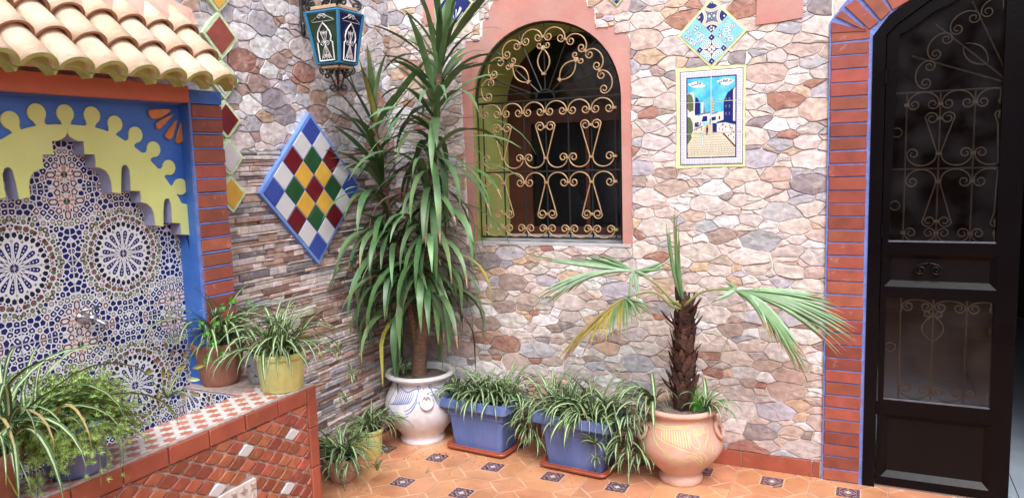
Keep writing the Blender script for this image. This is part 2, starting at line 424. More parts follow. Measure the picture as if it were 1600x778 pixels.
# one orange tile: cream sheet, four hexagonal fields, four corner triangles, a printed dark square
T_ = .33
def floor_tile_mesh():
    mb = MB(); e = .0018
    mb.box(e, T_ - e, e, T_ - e, -.008, 0, 0)
    F = lambda u, v, h: (u * T_, v * T_, h)
    g = .011; a, b = .345, .655; c = .30
    base = [[(c + g, g * .4), (1 - c - g, g * .4), (b + g * .5 + .165 - .0, .165 + g), (b - .00, a - g), (a, a - g), (.165 + g + .0, .165 + g * 1.0)]]
    hexa = [(c + g, g), (1 - c - g, g), (1 - .165 - g * 1.2, .165 + .0), (b - g * .2, a - g), (a + g * .2, a - g), (.165 + g * 1.2, .165)]
    tri = [(g, g), (c - g * 1.2, g), (g, c - g * 1.2)]
    for k in range(4):
        def rot(p, k=k):
            x, y = p[0] - .5, p[1] - .5
            for _ in range(k): x, y = -y, x
            return (x + .5, y + .5)
        mb.flat([rot(p) for p in hexa], F, .0008, 1); mb.flat([rot(p) for p in tri], F, .0008, 1)
    s = [(a + g * .6, a + g * .6), (b - g * .6, a + g * .6), (b - g * .6, b - g * .6), (a + g * .6, b - g * .6)]
    mb.flat(s, F, .0008, 2)
    lo, hi = a + g * .6, b - g * .6; n = 9; st = (hi - lo) / n
    for i in range(n):          # chequered rim
        for j in range(n):
            if (i in (0, n - 1) or j in (0, n - 1)) and (i + j) % 2 == 0:
                x, y = lo + i * st, lo + j * st; mb.flat([(x + st * .2, y + st * .2), (x + st * .8, y + st * .2), (x + st * .8, y + st * .8), (x + st * .2, y + st * .8)], F, .0011, 3)
    m_ = .5
    sq = lambda r, h, mi, d=0: mb.flat([(m_ + r * math.cos(d + k * PI / 2), m_ + r * math.sin(d + k * PI / 2)) for k in range(4)], F, h, mi)
    sq((hi - lo) * .535, .0011, 3, PI / 4); sq((hi - lo) * .50, .0013, 2, PI / 4)
    for k in range(4):          # little scrolls in the corners and a diamond ring
        an = PI / 4 + k * PI / 2; cx, cy = m_ + .135 * math.cos(an), m_ + .135 * math.sin(an)
        mb.flat([(cx + .03 * math.cos(t), cy + .03 * math.sin(t)) for t in (an, an + 2.2, an - 2.2)], F, .0015, 3)
    sq(.112, .0015, 3); sq(.085, .0017, 2); sq(.055, .0019, 4); 
    for k in range(6):
        an = k * PI / 3; mb.flat([(m_ + .03 * math.cos(an) + .012 * math.cos(t), m_ + .03 * math.sin(an) + .012 * math.sin(t)) for t in (0, PI / 2, PI, 3 * PI / 2)], F, .0021, 3)
    return mesh('floor_tile', mb, [fline_m, floor_m, dark_m, mauve_m, wstar_m])
ftm = floor_tile_mesh(); rng = random.Random(4)
for i in range(-1, 13):
    for j in range(-13, 1):
        x, y = .005 + i * T_, -.63 + (j + 2) * T_ - T_ * 0
        if x > 4.6 or y > -.02: continue
        c = Vector((x + T_ / 2, y + T_ / 2, 0))
        if (c - CAM).dot(CD) < .3 and y < -5.6: continue
        o = fl.inst('floor_tile', ftm, (x, y, rng.uniform(-.0004, .0004)))
inner = struct('room_floor')
for i in range(-2, 12):
    for j in range(7):
        inner.part('floor_slab', MB().box(2.56 + i * .6 - .6 + .002, 3.16 + i * .6 - .6 - .002, .04 + j * .6 + .002, .64 + j * .6 - .002, 0, .02), ifloor_m)

# ------------------------------------------------------------------ right-hand stone wall with its window niche
WC = .965
def arch_pts(r, zc, z0, n=28, xc=WC, hw=None):
    hw = hw or r
    return [(xc - hw, z0)] + [(xc + hw * -math.cos(PI * k / n), zc + r * math.sin(PI * k / n)) for k in range(n + 1)] + [(xc + hw, z0)]
hole = arch_pts(.412, 1.86, 1.10, hw=.428)
rw = Thing('stone_wall', 'crazy-paved stone wall with the arched window, right of the corner', 'wall', (0, 0, 0))
DO = [(2.54, 0), (2.54, 2.04), (2.60, 2.12), (2.72, 2.205), (2.90, 2.285), (3.12, 2.31), (3.34, 2.285), (3.52, 2.205), (3.64, 2.12), (3.70, 2.04), (3.70, 0)]
outer = [(-.35, -.1), (2.54, -.1)] + DO + [(3.70, -.1), (5.2, -.1), (5.2, 2.62), (-.35, 2.62)]
rw.part('grout_bed', MB().poly(outer, WR, -.42, 0, 0, holes=[hole[::-1]]), grout_m)
n_ = len(hole); rv = MB(); rv.add([WR(p[0], p[1], -.0) for p in hole] + [WR(p[0], p[1], -.43) for p in hole], [(i, i + 1, n_ + i + 1, n_ + i) for i in range(n_ - 1)])
rv2 = MB()
for a in range(3): pass
inner_arch = arch_pts(.409, 1.86, 1.10, hw=.425)
rv = MB().add([WR(p[0], p[1], .0035) for p in inner_arch] + [WR(p[0], p[1], -.43) for p in inner_arch], [(i, i + 1, n_ + i + 1, n_ + i) for i in range(n_ - 1)])
rw.part('window_reveal', rv, green_m, smooth=False)
MC = .935
rs = [(1.441, 1.095), (1.443, 2.11), (1.434, 2.145), (1.415, 2.168), (1.39, 2.18), (1.362, 2.184), (1.360, 2.214), (1.327, 2.217), (1.327, 2.33), (1.302, 2.33), (1.302, 2.220), (1.258, 2.222), (1.252, 2.30), (1.218, 2.316), (1.205, 2.37), (1.15, 2.44), (1.06, 2.50), (.98, 2.53), (MC, 2.58)]
ls = [(2 * MC - x, z) for x, z in rs[4:-1]][::-1] + [(.476, 2.16), (.470, 2.12), (.476, 1.70), (.49, 1.095)]
pk = rs + ls
rw.part('pink_surround', MB().poly(pk, WR, .0, .004, 0, holes=[inner_arch[::-1]]), pink_m)
rw.part('pink_corbel', MB().poly([(.25, 2.335), (.262, 2.318), (.36, 2.318), (.372, 2.34), (.345, 2.36), (.345, 2.6), (.255, 2.6), (.255, 2.36), (.23, 2.352)], WR, .0, .016, 0), pink_m)
rw.part('pink_panel', MB().poly([(2.045, 2.137), (2.052, 2.60), (2.252, 2.60), (2.246, 2.150), (2.15, 2.141)], WR, .0, .015, 0), pink_m)
cells = power_cells(.004, 2.37, .082, 2.60, .50, [(.041, 260), (.033, 700), (.025, 1800), (.016, 3200), (.009, 3600)], 11)
ex = [(1.672, 1.996, 1.488, 1.964), (.475, 1.442, 1.088, 2.165), (.506, 1.362, 2.16, 2.2), (.60, 1.26, 2.19, 2.31), (.66, 1.22, 2.30, 2.40), (.72, 1.15, 2.38, 2.60)]
for r in ex: cells = [q for c in cells for q in sub_rect(c, r)]
hid = lambda c: (1.69 < c[0] < 1.99 and 1.5 < c[1] < 1.95) or c[0] > 2.36
lay_stones(rw, cells, WR, PAL, 5, 'stone', hidden=hid)
cells = power_cells(2.374, 5.2, .082, 2.60, .50, [(.041, 300), (.033, 700), (.025, 1500), (.016, 2200)], 12)
for r in ((2.30, 3.884, 0, 2.125), (2.42, 3.82, 2.12, 2.215), (2.51, 3.73, 2.21, 2.30), (2.60, 3.64, 2.29, 2.37), (2.76, 3.48, 2.36, 2.46), (2.94, 3.30, 2.45, 2.53)): cells = [q for c in cells for q in sub_rect(c, r)]
rr_ = MB(); tt = []; rng = random.Random(3)
for c in cells:
    n0 = len(rr_.f)
    if stone_mesh(rr_, c, WR, rng): tt += [pick(PAL, rng)] * (len(rr_.f) - n0)
rw.part('stones_beyond_door', rr_, stone_m, tint=tt, kind='stuff')
x = .012
while x < 2.34:
    x1 = min(x + .328, 2.352); rw.part('skirting_tile', MB().box(x + .0015, x1 - .0015, -.012, 0, .002, .079, 0, .0015), skirt_m); x += .3295
# marble sill
rw.part('window_sill', MB().box(.505, 1.436, -.010, .45, 1.086, 1.103, 0, .002), sillm_m)
# window unit deep in the niche: brown frame, transom, panes
wu = Thing('window', 'dark glazed window in a brown wooden frame behind the gilded grille', 'window', (WC, .43, 1.10))
fr = MB(); hw = .44
fr.box(WC - hw, WC - hw + .17, .43, .47, 1.10, 2.30); fr.box(WC + hw - .06, WC + hw, .43, .47, 1.10, 2.30)
fr.box(WC - hw + .17, WC + hw - .06, .432, .468, 1.10, 1.148); fr.box(WC - hw + .17, WC + hw - .06, .432, .468, 1.76, 1.84)
fr.box(WC - hw + .17, WC + hw - .06, .434, .466, 2.24, 2.30)
wu.part('frame', fr, wood_m)
wu.part('mullion', MB().box(WC + .07, WC + .095, .436, .462, 1.148, 1.76), wood_m)
wu.part('hinge', MB().box(WC - hw + .165, WC - hw + .185, .422, .43, 1.52, 1.58), black_m)
glass_m = bpy.data.materials.new('dark_pane'); glass_m.use_nodes = True
b_ = glass_m.node_tree.nodes['Principled BSDF']; b_.inputs['Base Color'].default_value = (.006, .006, .008, 1); b_.inputs['Roughness'].default_value = .12; b_.inputs['Alpha'].default_value = .85
for k, (a, b, c, d) in enumerate(((WC - hw + .17, WC + .07, 1.148, 1.76), (WC + .095, WC + hw - .06, 1.148, 1.76), (WC - hw + .17, WC + hw - .06, 1.84, 2.24))):
    wu.part('pane', MB().box(a, b, .448, .452, c, d), glass_m)
# room behind the wall
rm = struct('room')
R_ = MB(); R_.box(-.6, -.5, .42, 4.4, -.1, 2.62); R_.box(5.2, 5.3, .42, 4.4, -.1, 2.62); R_.box(-.6, 5.3, 4.4, 4.5, -.1, 2.62); R_.box(-.6, 5.3, .0, 4.5, 2.62, 2.72); R_.box(-.6, 5.3, .0, 4.5, -.12, 0.0)
R_.box(-.6, -.35, .0, .42, -.1, 2.62)
rm.part('room_walls', R_, room_m)

# window grille
gr = Thing('window_grille', 'black iron window grille with gold scrolls in the pink arched niche', 'grille', (WC, 0, 1.12))
GY = -.020     # h of the grille plane: 2 cm inside the wall face
G = lambda x, z, h=0: WR(x, z, GY + h)
PT = .128
def bar(T, name, a, b, r=.0045, sq=True, mat=black_m, parent=None):
    T.part(name, MB().tube([a, b], r, 4 if sq else 8), mat, parent=parent)
zc = 1.872
for k in range(-3, 4):
    x = WC + k * PT + (0.008 if k == -3 else 0)
    bar(gr, 'vertical_bar', G(x, 1.125), G(x, zc - .01))
bar(gr, 'vertical_bar', G(WC - .408, 1.125), G(WC - .408, zc)); bar(gr, 'vertical_bar', G(WC + .412, 1.125), G(WC + .412, zc))
for z, t in ((1.128, .006), (1.485, .0045), (1.862, .006), (1.902, .0035)):
    bar(gr, 'cross_bar', G(WC - .412, z, .006), G(WC + .416, z, .006), t)
gr.part('arch_bar', MB().tube([G(WC + .412 * math.cos(a), zc + .393 * math.sin(a)) for a in [PI * k / 32 for k in range(33)]], .008, 6), black_m)
gr.part('hub_ring', MB().tube([G(WC + .052 * math.cos(a), zc + .045 * math.sin(a)) for a in [PI * k / 12 for k in range(13)]], .005, 5), black_m)
for k in range(1, 8):
    a = PI * k / 8; bar(gr, 'radial_bar', G(WC + .05 * math.cos(a), zc + .045 * math.sin(a)), G(WC + .408 * math.cos(a), zc + .388 * math.sin(a)), .004)
def scroll(T, pts2, fn, r=.0052, mat=gold_m, name='scroll', parent=None):
    n = len(pts2); rad = [r * (.75 if i < 3 or i > n - 4 else 1) for i in range(n)]
    return T.part(name, MB().tube([fn(p[0], p[1], .010) for p in pts2], rad, 6), mat, smooth=True, parent=parent)
def collar(T, x, z, fn, wd=.020, ht=.013, ang=0, mat=gold_m):
    c, s_ = math.cos(ang), math.sin(ang); pts = [(-wd / 2, -ht / 2), (wd / 2, -ht / 2), (wd / 2, ht / 2), (-wd / 2, ht / 2)]
    T.part('collar', MB().poly([(x + a * c - b * s_, z + a * s_ + b * c) for a, b in pts], lambda u, v, h: fn(u, v, h), .001, .019), mat)
def grille_rows(T, fn, xc, pt, ks, z_top, z_heart, z_neck1, z_neck2, z_base, z_bot, mat, r, hearts=(-2, 0, 2), rr=None, lim=None, coll=True):
    ok = lambda x: lim is None or lim[0] < x < lim[1]
    def sc(p):
        if lim: p = [q for q in p if lim[0] < q[0] < lim[1]]
        if len(p) > 3: scroll(T, p, fn, r, mat)
    for k in ks[:-1]:
        x = xc + (k + .5) * pt
        sc(place(cscroll(pt * .93, .052), x, z_top)); sc(place(cscroll(pt * .93, .044), x, z_bot, 0, -1))
    for k in ks:
        if ok(xc + k * pt) and coll: collar(T, xc + k * pt, z_top, fn, mat=mat); collar(T, xc + k * pt, z_bot, fn, mat=mat)
    for k in hearts:
        x = xc + k * pt
        for up, zn, ze in ((1, z_neck1, z_heart), (-1, z_neck2, z_base)):
            for sd in (-1, 1):
                R = .027
                bot = [(sd * (R + .004) + sd * 0 + px_ * sd, pz) for px_, pz in spiral(0, 0, R, 0, 0, 1)]
                sp = [(R + .003 + q[0], q[1]) for q in spiral(0, 0, R, .25, 1.35, 18, r0=.3, ccw=-1)]
                # the loop: from its inner end round the far side, out along the flank to the neck
                H = abs(zn - ze); flank = [(sp[-1][0] + (.006 - sp[-1][0]) * t, sp[-1][1] + 0 - 0 + t * (-H - sp[-1][1] + .0)) for t in (.25, .5, .75, .95)]
                flank = [(a - .006 * math.sin(PI * t) * 0, b) for (a, b), t in zip(flank, (.25, .5, .75, .95))]
                w2 = pt * .90; cx = .008 + w2 / 2
                arc = [(cx - w2 / 2 * math.cos(a), -H - .052 * math.sin(a)) for a in [PI * j / 12 for j in range(1, 12)]]
                Re = pt * .19; end = [(cx + w2 / 2 - Re + q[0], -H + q[1]) for q in spiral(0, 0, Re, 0, 1.2, 14, ccw=-1)][::-1]
                pts = sp + flank + arc + end
                sc([(x + sd * a, ze + up * b) for a, b in pts])
            if ok(x) and coll: collar(T, x, zn, fn, mat=mat); collar(T, x, ze, fn, mat=mat)
            if ok(x + pt) and coll: collar(T, x + pt, zn, fn, mat=mat)
grille_rows(gr, G, WC, PT, list(range(-3, 4)), 1.802, 1.722, 1.557, 1.427, 1.258, 1.177, gold_m, .0038)
RA = .325
for k in range(8):
    a = PI * (k + .5) / 8; cx, cz_ = WC + RA * 1.02 * math.cos(a), zc + RA * .97 * math.sin(a)
    scroll(gr, place(cscroll(.118, .050), cx, cz_, a - PI / 2), G, .0038)
for k in range(1, 8):
    a = PI * k / 8; collar(gr, WC + RA * 1.03 * math.cos(a), zc + RA * .98 * math.sin(a), G, ang=a - PI / 2)
for a in (PI / 4, PI / 2, 3 * PI / 4):
    for sd in (-1, 1):
        # lyre: a belly closed at both collars, with a curl outwards beyond the upper one
        belly = [(.030 * math.sin(PI * t) ** .8 + .004, -.055 - .0 + .0 + .12 * t - .06) for t in [i / 12 for i in range(13)]]
        curl = [(.022 + q[0] , .028 + q[1]) for q in spiral(0, 0, .018, PI * 1.0, 1.2, 14, ccw=-1)]
        pts = [(sd * x_, y_) for x_, y_ in belly + curl[::-1]]
        scroll(gr, place(pts, WC + .245 * math.cos(a), zc + .245 * math.sin(a), a - PI / 2), G, .0040)
    for rr in (.245 - .118, .245 + .010): collar(gr, WC + rr * math.cos(a), zc + rr * math.sin(a), G, ang=a - PI / 2)
# ------------------------------------------------------------------ brick surround of the door
DO_IN = [(2.54, 0), (2.54, 2.04), (2.60, 2.12), (2.72, 2.205), (2.90, 2.285), (3.12, 2.31)]
bs = Thing('brick_door_surround', 'glazed red brick strip with blue joints up the left side of the door', 'brick trim', (2.44, 0, 0))
bk2 = [(2.361, 0), (2.361, 2.118), (2.432, 2.209), (2.60, 2.36), (2.80, 2.47), (3.12, 2.53), (3.12, 2.31), (2.90, 2.285), (2.72, 2.205), (2.60, 2.12), (2.54, 2.04), (2.54, 0)]
bk = [(2.361, 0), (2.361, 2.118), (2.432, 2.209), (2.60, 2.36), (2.80, 2.47), (3.12, 2.53)]; bk = bk + [(6.24 - a, b) for a, b in bk[:-1][::-1]] + [(6.24 - a, b) for a, b in DO_IN[:-1]] + DO_IN[::-1]
bs.part('blue_backing', MB().poly(bk, WR, -.0, .022), bluej_m)
rng = random.Random(9)
def quad_brick(T, q, fn, h0, h1, mat=brick_m, sh=.0, name='brick', bev=.0025, parent=None):
    c = cen(q); mb = MB(); n = len(q)
    ins = [(p[0] + (c[0] - p[0]) / math.dist(p, c) * bev * 1.4, p[1] + (c[1] - p[1]) / math.dist(p, c) * bev * 1.4) for p in q]
    vs = [fn(p[0], p[1], h0) for p in q] + [fn(p[0], p[1], h1 - bev) for p in q] + [fn(p[0], p[1], h1) for p in ins]
    fs = [(k * n + i, k * n + (i + 1) % n, (k + 1) * n + (i + 1) % n, (k + 1) * n + i) for k in (0, 1) for i in range(n)] + [tuple(range(2 * n, 3 * n))]
    return T.part(name, mb.add(vs, fs), mat, parent=parent)
z = .006
while z < 2.06:
    j = lambda a=.0018: rng.uniform(-a, a)
    quad_brick(bs, [(2.368 + j(), z + j()), (2.522 + j(), z + j()), (2.522 + j(), z + .0525 + j()), (2.368 + j(), z + .0525 + j())], WR, .0, .027 + j()); quad_brick(bs, [(3.718, z), (3.872, z), (3.872, z + .0525), (3.718, z + .0525)], WR, .0, .027); z += .0595
zt = z
for q in ([(38, 137), (252, 192), (33, 203)], [(62, 104), (96, 66), (246, 184), (226, 182)], [(118, 42), (182, -2), (322, 138), (268, 182)], [(208, -22), (322, -28), (396, 72), (336, 128)], [(345, -40), (470, -60), (520, 0), (408, 66)], [(500, -80), (620, -100), (660, -50), (540, -8)]):
    pp = [(lambda w_: (w_.x, w_.z))(PY(1290 + a / 3.89, b / 3.89, -.022)) for a, b in q]
    quad_brick(bs, pp, WR, .0, .029); quad_brick(bs, [(6.24 - a, b) for a, b in pp][::-1], WR, .0, .029)

def zlin(pts, x):
    for a, b in zip(pts[:-1], pts[1:]):
        if a[0] <= x <= b[0]: return a[1] + (b[1] - a[1]) * (x - a[0]) / (b[0] - a[0])
    return pts[-1][1]
inn = DO_IN[1:] + [(6.24 - a, b) for a, b in DO_IN[1:-1][::-1]]; out_ = [(2.60, 2.36), (2.80, 2.47), (3.12, 2.53), (3.44, 2.47), (3.64, 2.36)]
xb = max(a for a, b in pp) + .012
while xb < 6.24 - max(a for a, b in pp) - .03:
    x1 = xb + .053; k_ = .35
    quad_brick(bs, [(xb, zlin(inn, xb) + .008), (x1, zlin(inn, x1) + .008), (x1 + (x1 - 3.12) * k_, zlin(out_, x1 + (x1 - 3.12) * k_) - .010), (xb + (xb - 3.12) * k_, zlin(out_, xb + (xb - 3.12) * k_) - .010)], WR, .0, .027); xb = x1 + .010

# ------------------------------------------------------------------ the black door
dr = Thing('door', 'black metal door leaf with gold scroll grille behind dusty glass', 'door', (2.54, .03, 0))
def offset_path(d):      # the opening outline pulled in by d
    out = []
    n = len(DO)
    for i in range(n):
        a = DO[max(i - 1, 0)]; b = DO[min(i + 1, n - 1)]; tx, tz = b[0] - a[0], b[1] - a[1]; L_ = math.hypot(tx, tz); out.append((DO[i][0] + tz / L_ * d, DO[i][1] - tx / L_ * d if 0 < i < n - 1 else DO[i][1]))
    return out
D = lambda x, z, h: WR(x, z, h)
p0, p1 = offset_path(-.004), offset_path(.048)
dr.part('door_frame', MB().poly(p0 + p1[::-1], D, -.06, .026), door_m)
def lim_curve(d, xa, xb):      # top outline between xa and xb at offset d, left to right
    p = offset_path(d); pts = []
    for i in range(len(p) - 1):
        a, b = p[i], p[i + 1]
        if a[0] == b[0]: continue
        for xq in (xa, xb):
            if a[0] < xq <= b[0]: pts.append((xq, a[1] + (b[1] - a[1]) * (xq - a[0]) / (b[0] - a[0])))
        if xa < b[0] < xb: pts.append(b)
    return sorted(set(pts))
XL, XR = 2.592, 3.112
GA, GB = 2.618, 3.026
top_o = lim_curve(.052, XL + .004, XR)
top_i = lim_curve(.098, GA, GB)
# stiles and rails as one frame with five openings
outer = [(XL, .012), (XR, .012)] + top_o[::-1] + [(XL, top_o[0][1] - .01)]
ho = [[(2.612, .052), (3.040, .052), (3.040, .352), (2.612, .352)], [(2.616, .418), (3.030, .418), (3.030, .890), (2.616, .890)], [(2.606, .940), (3.036, .940), (3.036, 1.092), (2.606, 1.092)]]
g3 = [(GA, 1.140), (GB, 1.140)] + top_i[::-1]
dr.part('leaf_frame', MB().poly(outer, D, -.030, .014, 0, holes=[h_[::-1] for h_ in ho] + [g3[::-1]]), door_m)
def panel(T, r, name):
    (x0, z0), (x1, z1) = r[0], r[2]; e = .026
    a = [(x0, z0), (x1, z0), (x1, z1), (x0, z1)]; b = [(x0 + e, z0 + e), (x1 - e, z0 + e), (x1 - e, z1 - e), (x0 + e, z1 - e)]
    vs = [D(p[0], p[1], .013) for p in a] + [D(p[0], p[1], -.010) for p in b]
    T.part(name, MB().add(vs, [(i, (i + 1) % 4, 4 + (i + 1) % 4, 4 + i) for i in range(4)] + [(4, 5, 6, 7)]), dpan_m)
panel(dr, ho[0], 'lower_panel'); panel(dr, ho[2], 'lock_panel')
dg = bpy.data.materials.new('dusty_door_glass'); dg.use_nodes = True
n = dg.node_tree.nodes; l = dg.node_tree.links; n.clear()
out = n.new('ShaderNodeOutputMaterial'); tr = n.new('ShaderNodeBsdfTransparent'); tr.inputs[0].default_value = (.62, .62, .65, 1)
gl = n.new('ShaderNodeBsdfGlossy'); gl.inputs['Roughness'].default_value = .04; gl.inputs[0].default_value = (.8, .8, .85, 1)
df = n.new('ShaderNodeBsdfDiffuse'); df.inputs[0].default_value = (.20, .20, .23, 1)
lw = n.new('ShaderNodeFresnel'); lw.inputs[0].default_value = 1.5
mx = n.new('ShaderNodeMixShader'); l.new(lw.outputs[0], mx.inputs[0]); l.new(tr.outputs[0], mx.inputs[1]); l.new(gl.outputs[0], mx.inputs[2])
nz = n.new('ShaderNodeTexNoise'); nz.inputs['Scale'].default_value = 9; nz.inputs['Detail'].default_value = 7
mr = n.new('ShaderNodeMapRange'); mr.inputs[1].default_value = .4; mr.inputs[2].default_value = .8; mr.inputs[3].default_value = .0; mr.inputs[4].default_value = .07
tcg = n.new('ShaderNodeTexCoord'); l.new(tcg.outputs['Object'], nz.inputs['Vector']); l.new(nz.outputs[0], mr.inputs[0])
m2 = n.new('ShaderNodeMixShader'); l.new(mr.outputs[0], m2.inputs[0]); l.new(mx.outputs[0], m2.inputs[1]); l.new(df.outputs[0], m2.inputs[2]); l.new(m2.outputs[0], out.inputs[0])
bead_m = M('grey_bead', (.10, .10, .12), .6, .3, 40)  # plain grey beads at the foot of the panes, paler than the leaf
dr.part('glass_pane', MB().poly([(GA - .002, 1.138)] + [(GB + .002, 1.138)] + [(p[0], p[1] + .002) for p in top_i[::-1]], D, None, -.002), dg)
dr.part('glass_pane', MB().poly([(2.615, .417), (3.031, .417), (3.031, .891), (2.615, .891)], D, None, -.002), dg)
for (x0, x1, z) in ((GA, GB, 1.140), (2.616, 3.030, .418)): dr.part('glazing_bead', MB().box(x0, x1, -.012, .0, z, z + .006), bead_m)
# grille behind the glass, on the leaf: centre of its pattern is the leaf edge
GD = lambda x, z, h=0: WR(x, z, -.014 + h * .5)
xc_ = 3.06; pt_ = .128
lim = (2.66, GB - .002)
for k in (-3, -2, -1):
    x = xc_ + k * pt_
    dr.part('grille_bar', MB().tube([GD(x, 1.14), GD(x, 1.785)], .0035, 4), silver_m); dr.part('grille_bar', MB().tube([GD(x, .42), GD(x, .885)], .0035, 4), silver_m)
for z in (1.46, 1.79): dr.part('grille_bar', MB().tube([GD(GA, z), GD(GB, z)], .0035, 4), silver_m)
grille_rows(dr, GD, xc_, pt_, list(range(-3, 1)), 1.737, 1.675, 1.525, 1.405, 1.232, 1.180, silver_m, .0034, hearts=(-2, 0), lim=lim)
rz = 1.80
for k in (1, 2, 3):
    a = PI - PI * k / 8; dr.part('grille_bar', MB().tube([GD(xc_ + .04 * math.cos(a), rz + .04 * math.sin(a)), GD(xc_ + .40 * math.cos(a), rz + .38 * math.sin(a))], .0035, 4), silver_m)
def lscroll(p, r=.0034):
    p = [q for q in p if lim[0] - .03 < q[0] < lim[1]]
    if len(p) > 4: scroll(dr, p, GD, r, silver_m)
for k in range(4):
    a = PI - PI * (k + .5) / 8; lscroll(place(cscroll(.118, .045), xc_ + .315 * math.cos(a), rz + .315 * math.sin(a), a - PI / 2))
for sd in (-1, 1):
    belly = [(.030 * math.sin(PI * t) ** .8 + .004, -.115 + .12 * t) for t in [i / 12 for i in range(13)]]
    a = 3 * PI / 4; lscroll(place([(sd * a_, b_) for a_, b_ in belly], xc_ + .245 * math.cos(a), rz + .245 * math.sin(a), a - PI / 2))
# lower pane: scrolls at top and foot, one lyre
for k in (-3, -2, -1):
    x = xc_ + (k + .5) * pt_
    lscroll(place(cscroll(pt_ * .92, .03), x, .852, 0, 1)); lscroll(place(cscroll(pt_ * .92, .042), x, .470, 0, -1))
for xb in (xc_ - 2 * pt_, xc_):
    for sd in (-1, 1):
        belly = [(.038 * math.sin(PI * t) ** .8 + .004, .70 + .11 * t) for t in [i / 12 for i in range(13)]]
        curl = [(.022 + q[0], .822 + q[1]) for q in spiral(0, 0, .018, PI, 1.2, 12, ccw=-1)][::-1]
        lscroll([(xb + sd * a_, b_) for a_, b_ in belly + curl])
for zz in (1.62, 1.30, .66): scroll(dr, [(GA + .022 + .020 * math.cos(t), zz + .020 * math.sin(t)) for t in [2 * PI * k / 16 for k in range(17)]], GD, .003, silver_m, name='ring')
# scroll handle on the lock panel
for sd in (-1, 1):
    p = [(sd * a, b) for a, b in ([(.052 * math.cos(t), .030 * math.sin(t)) for t in [PI / 2 - PI / 2 * k / 8 for k in range(8)]] + [(.052 - .022 + q[0], q[1]) for q in spiral(0, 0, .022, 0, 1.3, 14, ccw=1)][::-1])]
    dr.part('scroll_ornament', MB().tube([D(2.778 + a, 1.018 + b, .006) for a, b in p], .0042, 6), dpan_m, smooth=True)
for z in (.38, 1.19, 1.86): dr.part('hinge', MB().tube([(2.592, -.026, z - .03), (2.592, -.026, z + .03)], .007, 8), door_m)
single('threshold', MB().box(2.54, 3.72, -.006, .035, -.004, .010, 0, .002), [sillm_m], 'thin pale marble strip across the doorway floor', 'door sill')

# ------------------------------------------------------------------ painted tiles on the right-hand wall
def layered_tiles(T, layers, rects, fn, h, base, mats, name='tile', dh=.00016):
    # layers: (polygon, material slot); each glazed tile is a plate of its own carrying its share of the drawing
    bb = []; lev = []
    for poly, _m in layers:
        b = (min(p[0] for p in poly), max(p[0] for p in poly), min(p[1] for p in poly), max(p[1] for p in poly)); L0 = 0
        for q_, l_ in zip(bb, lev):
            if l_ > L0 and b[0] < q_[1] and b[1] > q_[0] and b[2] < q_[3] and b[3] > q_[2]: L0 = l_
        bb.append(b); lev.append(L0 + 1)
    for r in rects:
        mb = MB(); x0, x1, z0, z1 = r; c = [(x0, z0), (x1, z0), (x1, z1), (x0, z1)]; mb.poly(c, fn, .0, h, base)
        for k, (poly, mi) in enumerate(layers):
            q = clip_rect(poly, (x0 + .0006, x1 - .0006, z0 + .0006, z1 - .0006))
            if len(q) > 2 and area(q) > 1e-8:
                try: mb.poly(q, fn, None, h + .00008 * lev[k], mi)
                except Exception: pass
        T.part(name, mb, mats)
sky_m = M('painted_sky', (.06, .42, .72), .22, .12, 12, col2=(.22, .66, .78), mixs=6)
cob_m = M('painted_street', (.66, .60, .44), .25, .06, 30)
wallp_m = M('painted_white_walls', (.66, .64, .60), .25, .10, 60)
shade_m = M('painted_shade', (.16, .15, .26), .3, .25, 90)
tqs_m = M('turquoise_glaze', (.22, .55, .62), .22, .08, 20)
mats = [wtile_m, clipb, sky_m, wallp_m, grn2, mar2, cob_m, shade_m, beig2, blk2, tqs_m]
mu = Thing('tile_mural', 'painted tile picture of a white street and minaret in a lime border', 'tile picture', (1.84, 0, 1.72))
mu.part('border', MB().poly([(1.668, 1.484), (1.84, 1.489), (2.000, 1.487), (1.998, 1.70), (2.001, 1.960), (1.90, 1.963), (1.835, 1.969), (1.74, 1.970), (1.668, 1.968), (1.674, 1.7)], WR, .0, .0105), limeb_m)
def MZ(p):     # measured drawing coordinates to the plate
    x, y = p; yt, yb = 103 - .085 * (x - 60), 722 - .018 * (x - 60)
    return (1.690 + .300 * (x - 60) / 415, 1.501 + .450 * (yb - y) / (yb - yt))
L_ = []
def ly(pts, mi, raw=False): L_.append(([MZ(p) for p in pts] if not raw else pts, mi))
X0, X1, Z0, Z1 = 1.690, 1.990, 1.501, 1.951
rect = lambda a, b, c, d: [(a, c), (b, c), (b, d), (a, d)]
ly(rect(X0, X1, Z0, Z1), 1, True); ly(rect(X0 + .004, X1 - .004, Z0 + .004, Z1 - .004), 0, True)
# key pattern
e = .0085
def key(x, z, s_, o):
    for a, b, c, d in ((0, .8, 0, .10), (0, .10, 0, .8), (0, .62, .70, .8), (.52, .62, .3, .8), (.3, .62, .3, .40)):
        ly([(x + (p[0] if o else p[1]) * s_, z + (p[1] if o else p[0]) * s_) for p in rect(a, b, c, d)], 7, True)
s_ = .0125
for c in (X0 + .0055, X0 + .0165, X1 - .0290, X1 - .018):
    k = 0
    while Z0 + .006 + k * s_ < Z1 - .016: key(c, Z0 + .006 + k * s_, s_ * .86, k % 2); k += 1
for c in (Z0 + .0055, Z0 + .0165, Z1 - .0290, Z1 - .018):
    k = 0
    while X0 + .030 + k * s_ < X1 - .036: key(X0 + .030 + k * s_, c, s_ * .86, k % 2); k += 1
ly(rect(X0 + .031, X1 - .031, Z0 + .031, Z1 - .031), 1, True); ly(rect(X0 + .037, X1 - .037, Z0 + .037, Z1 - .037), 6, True)
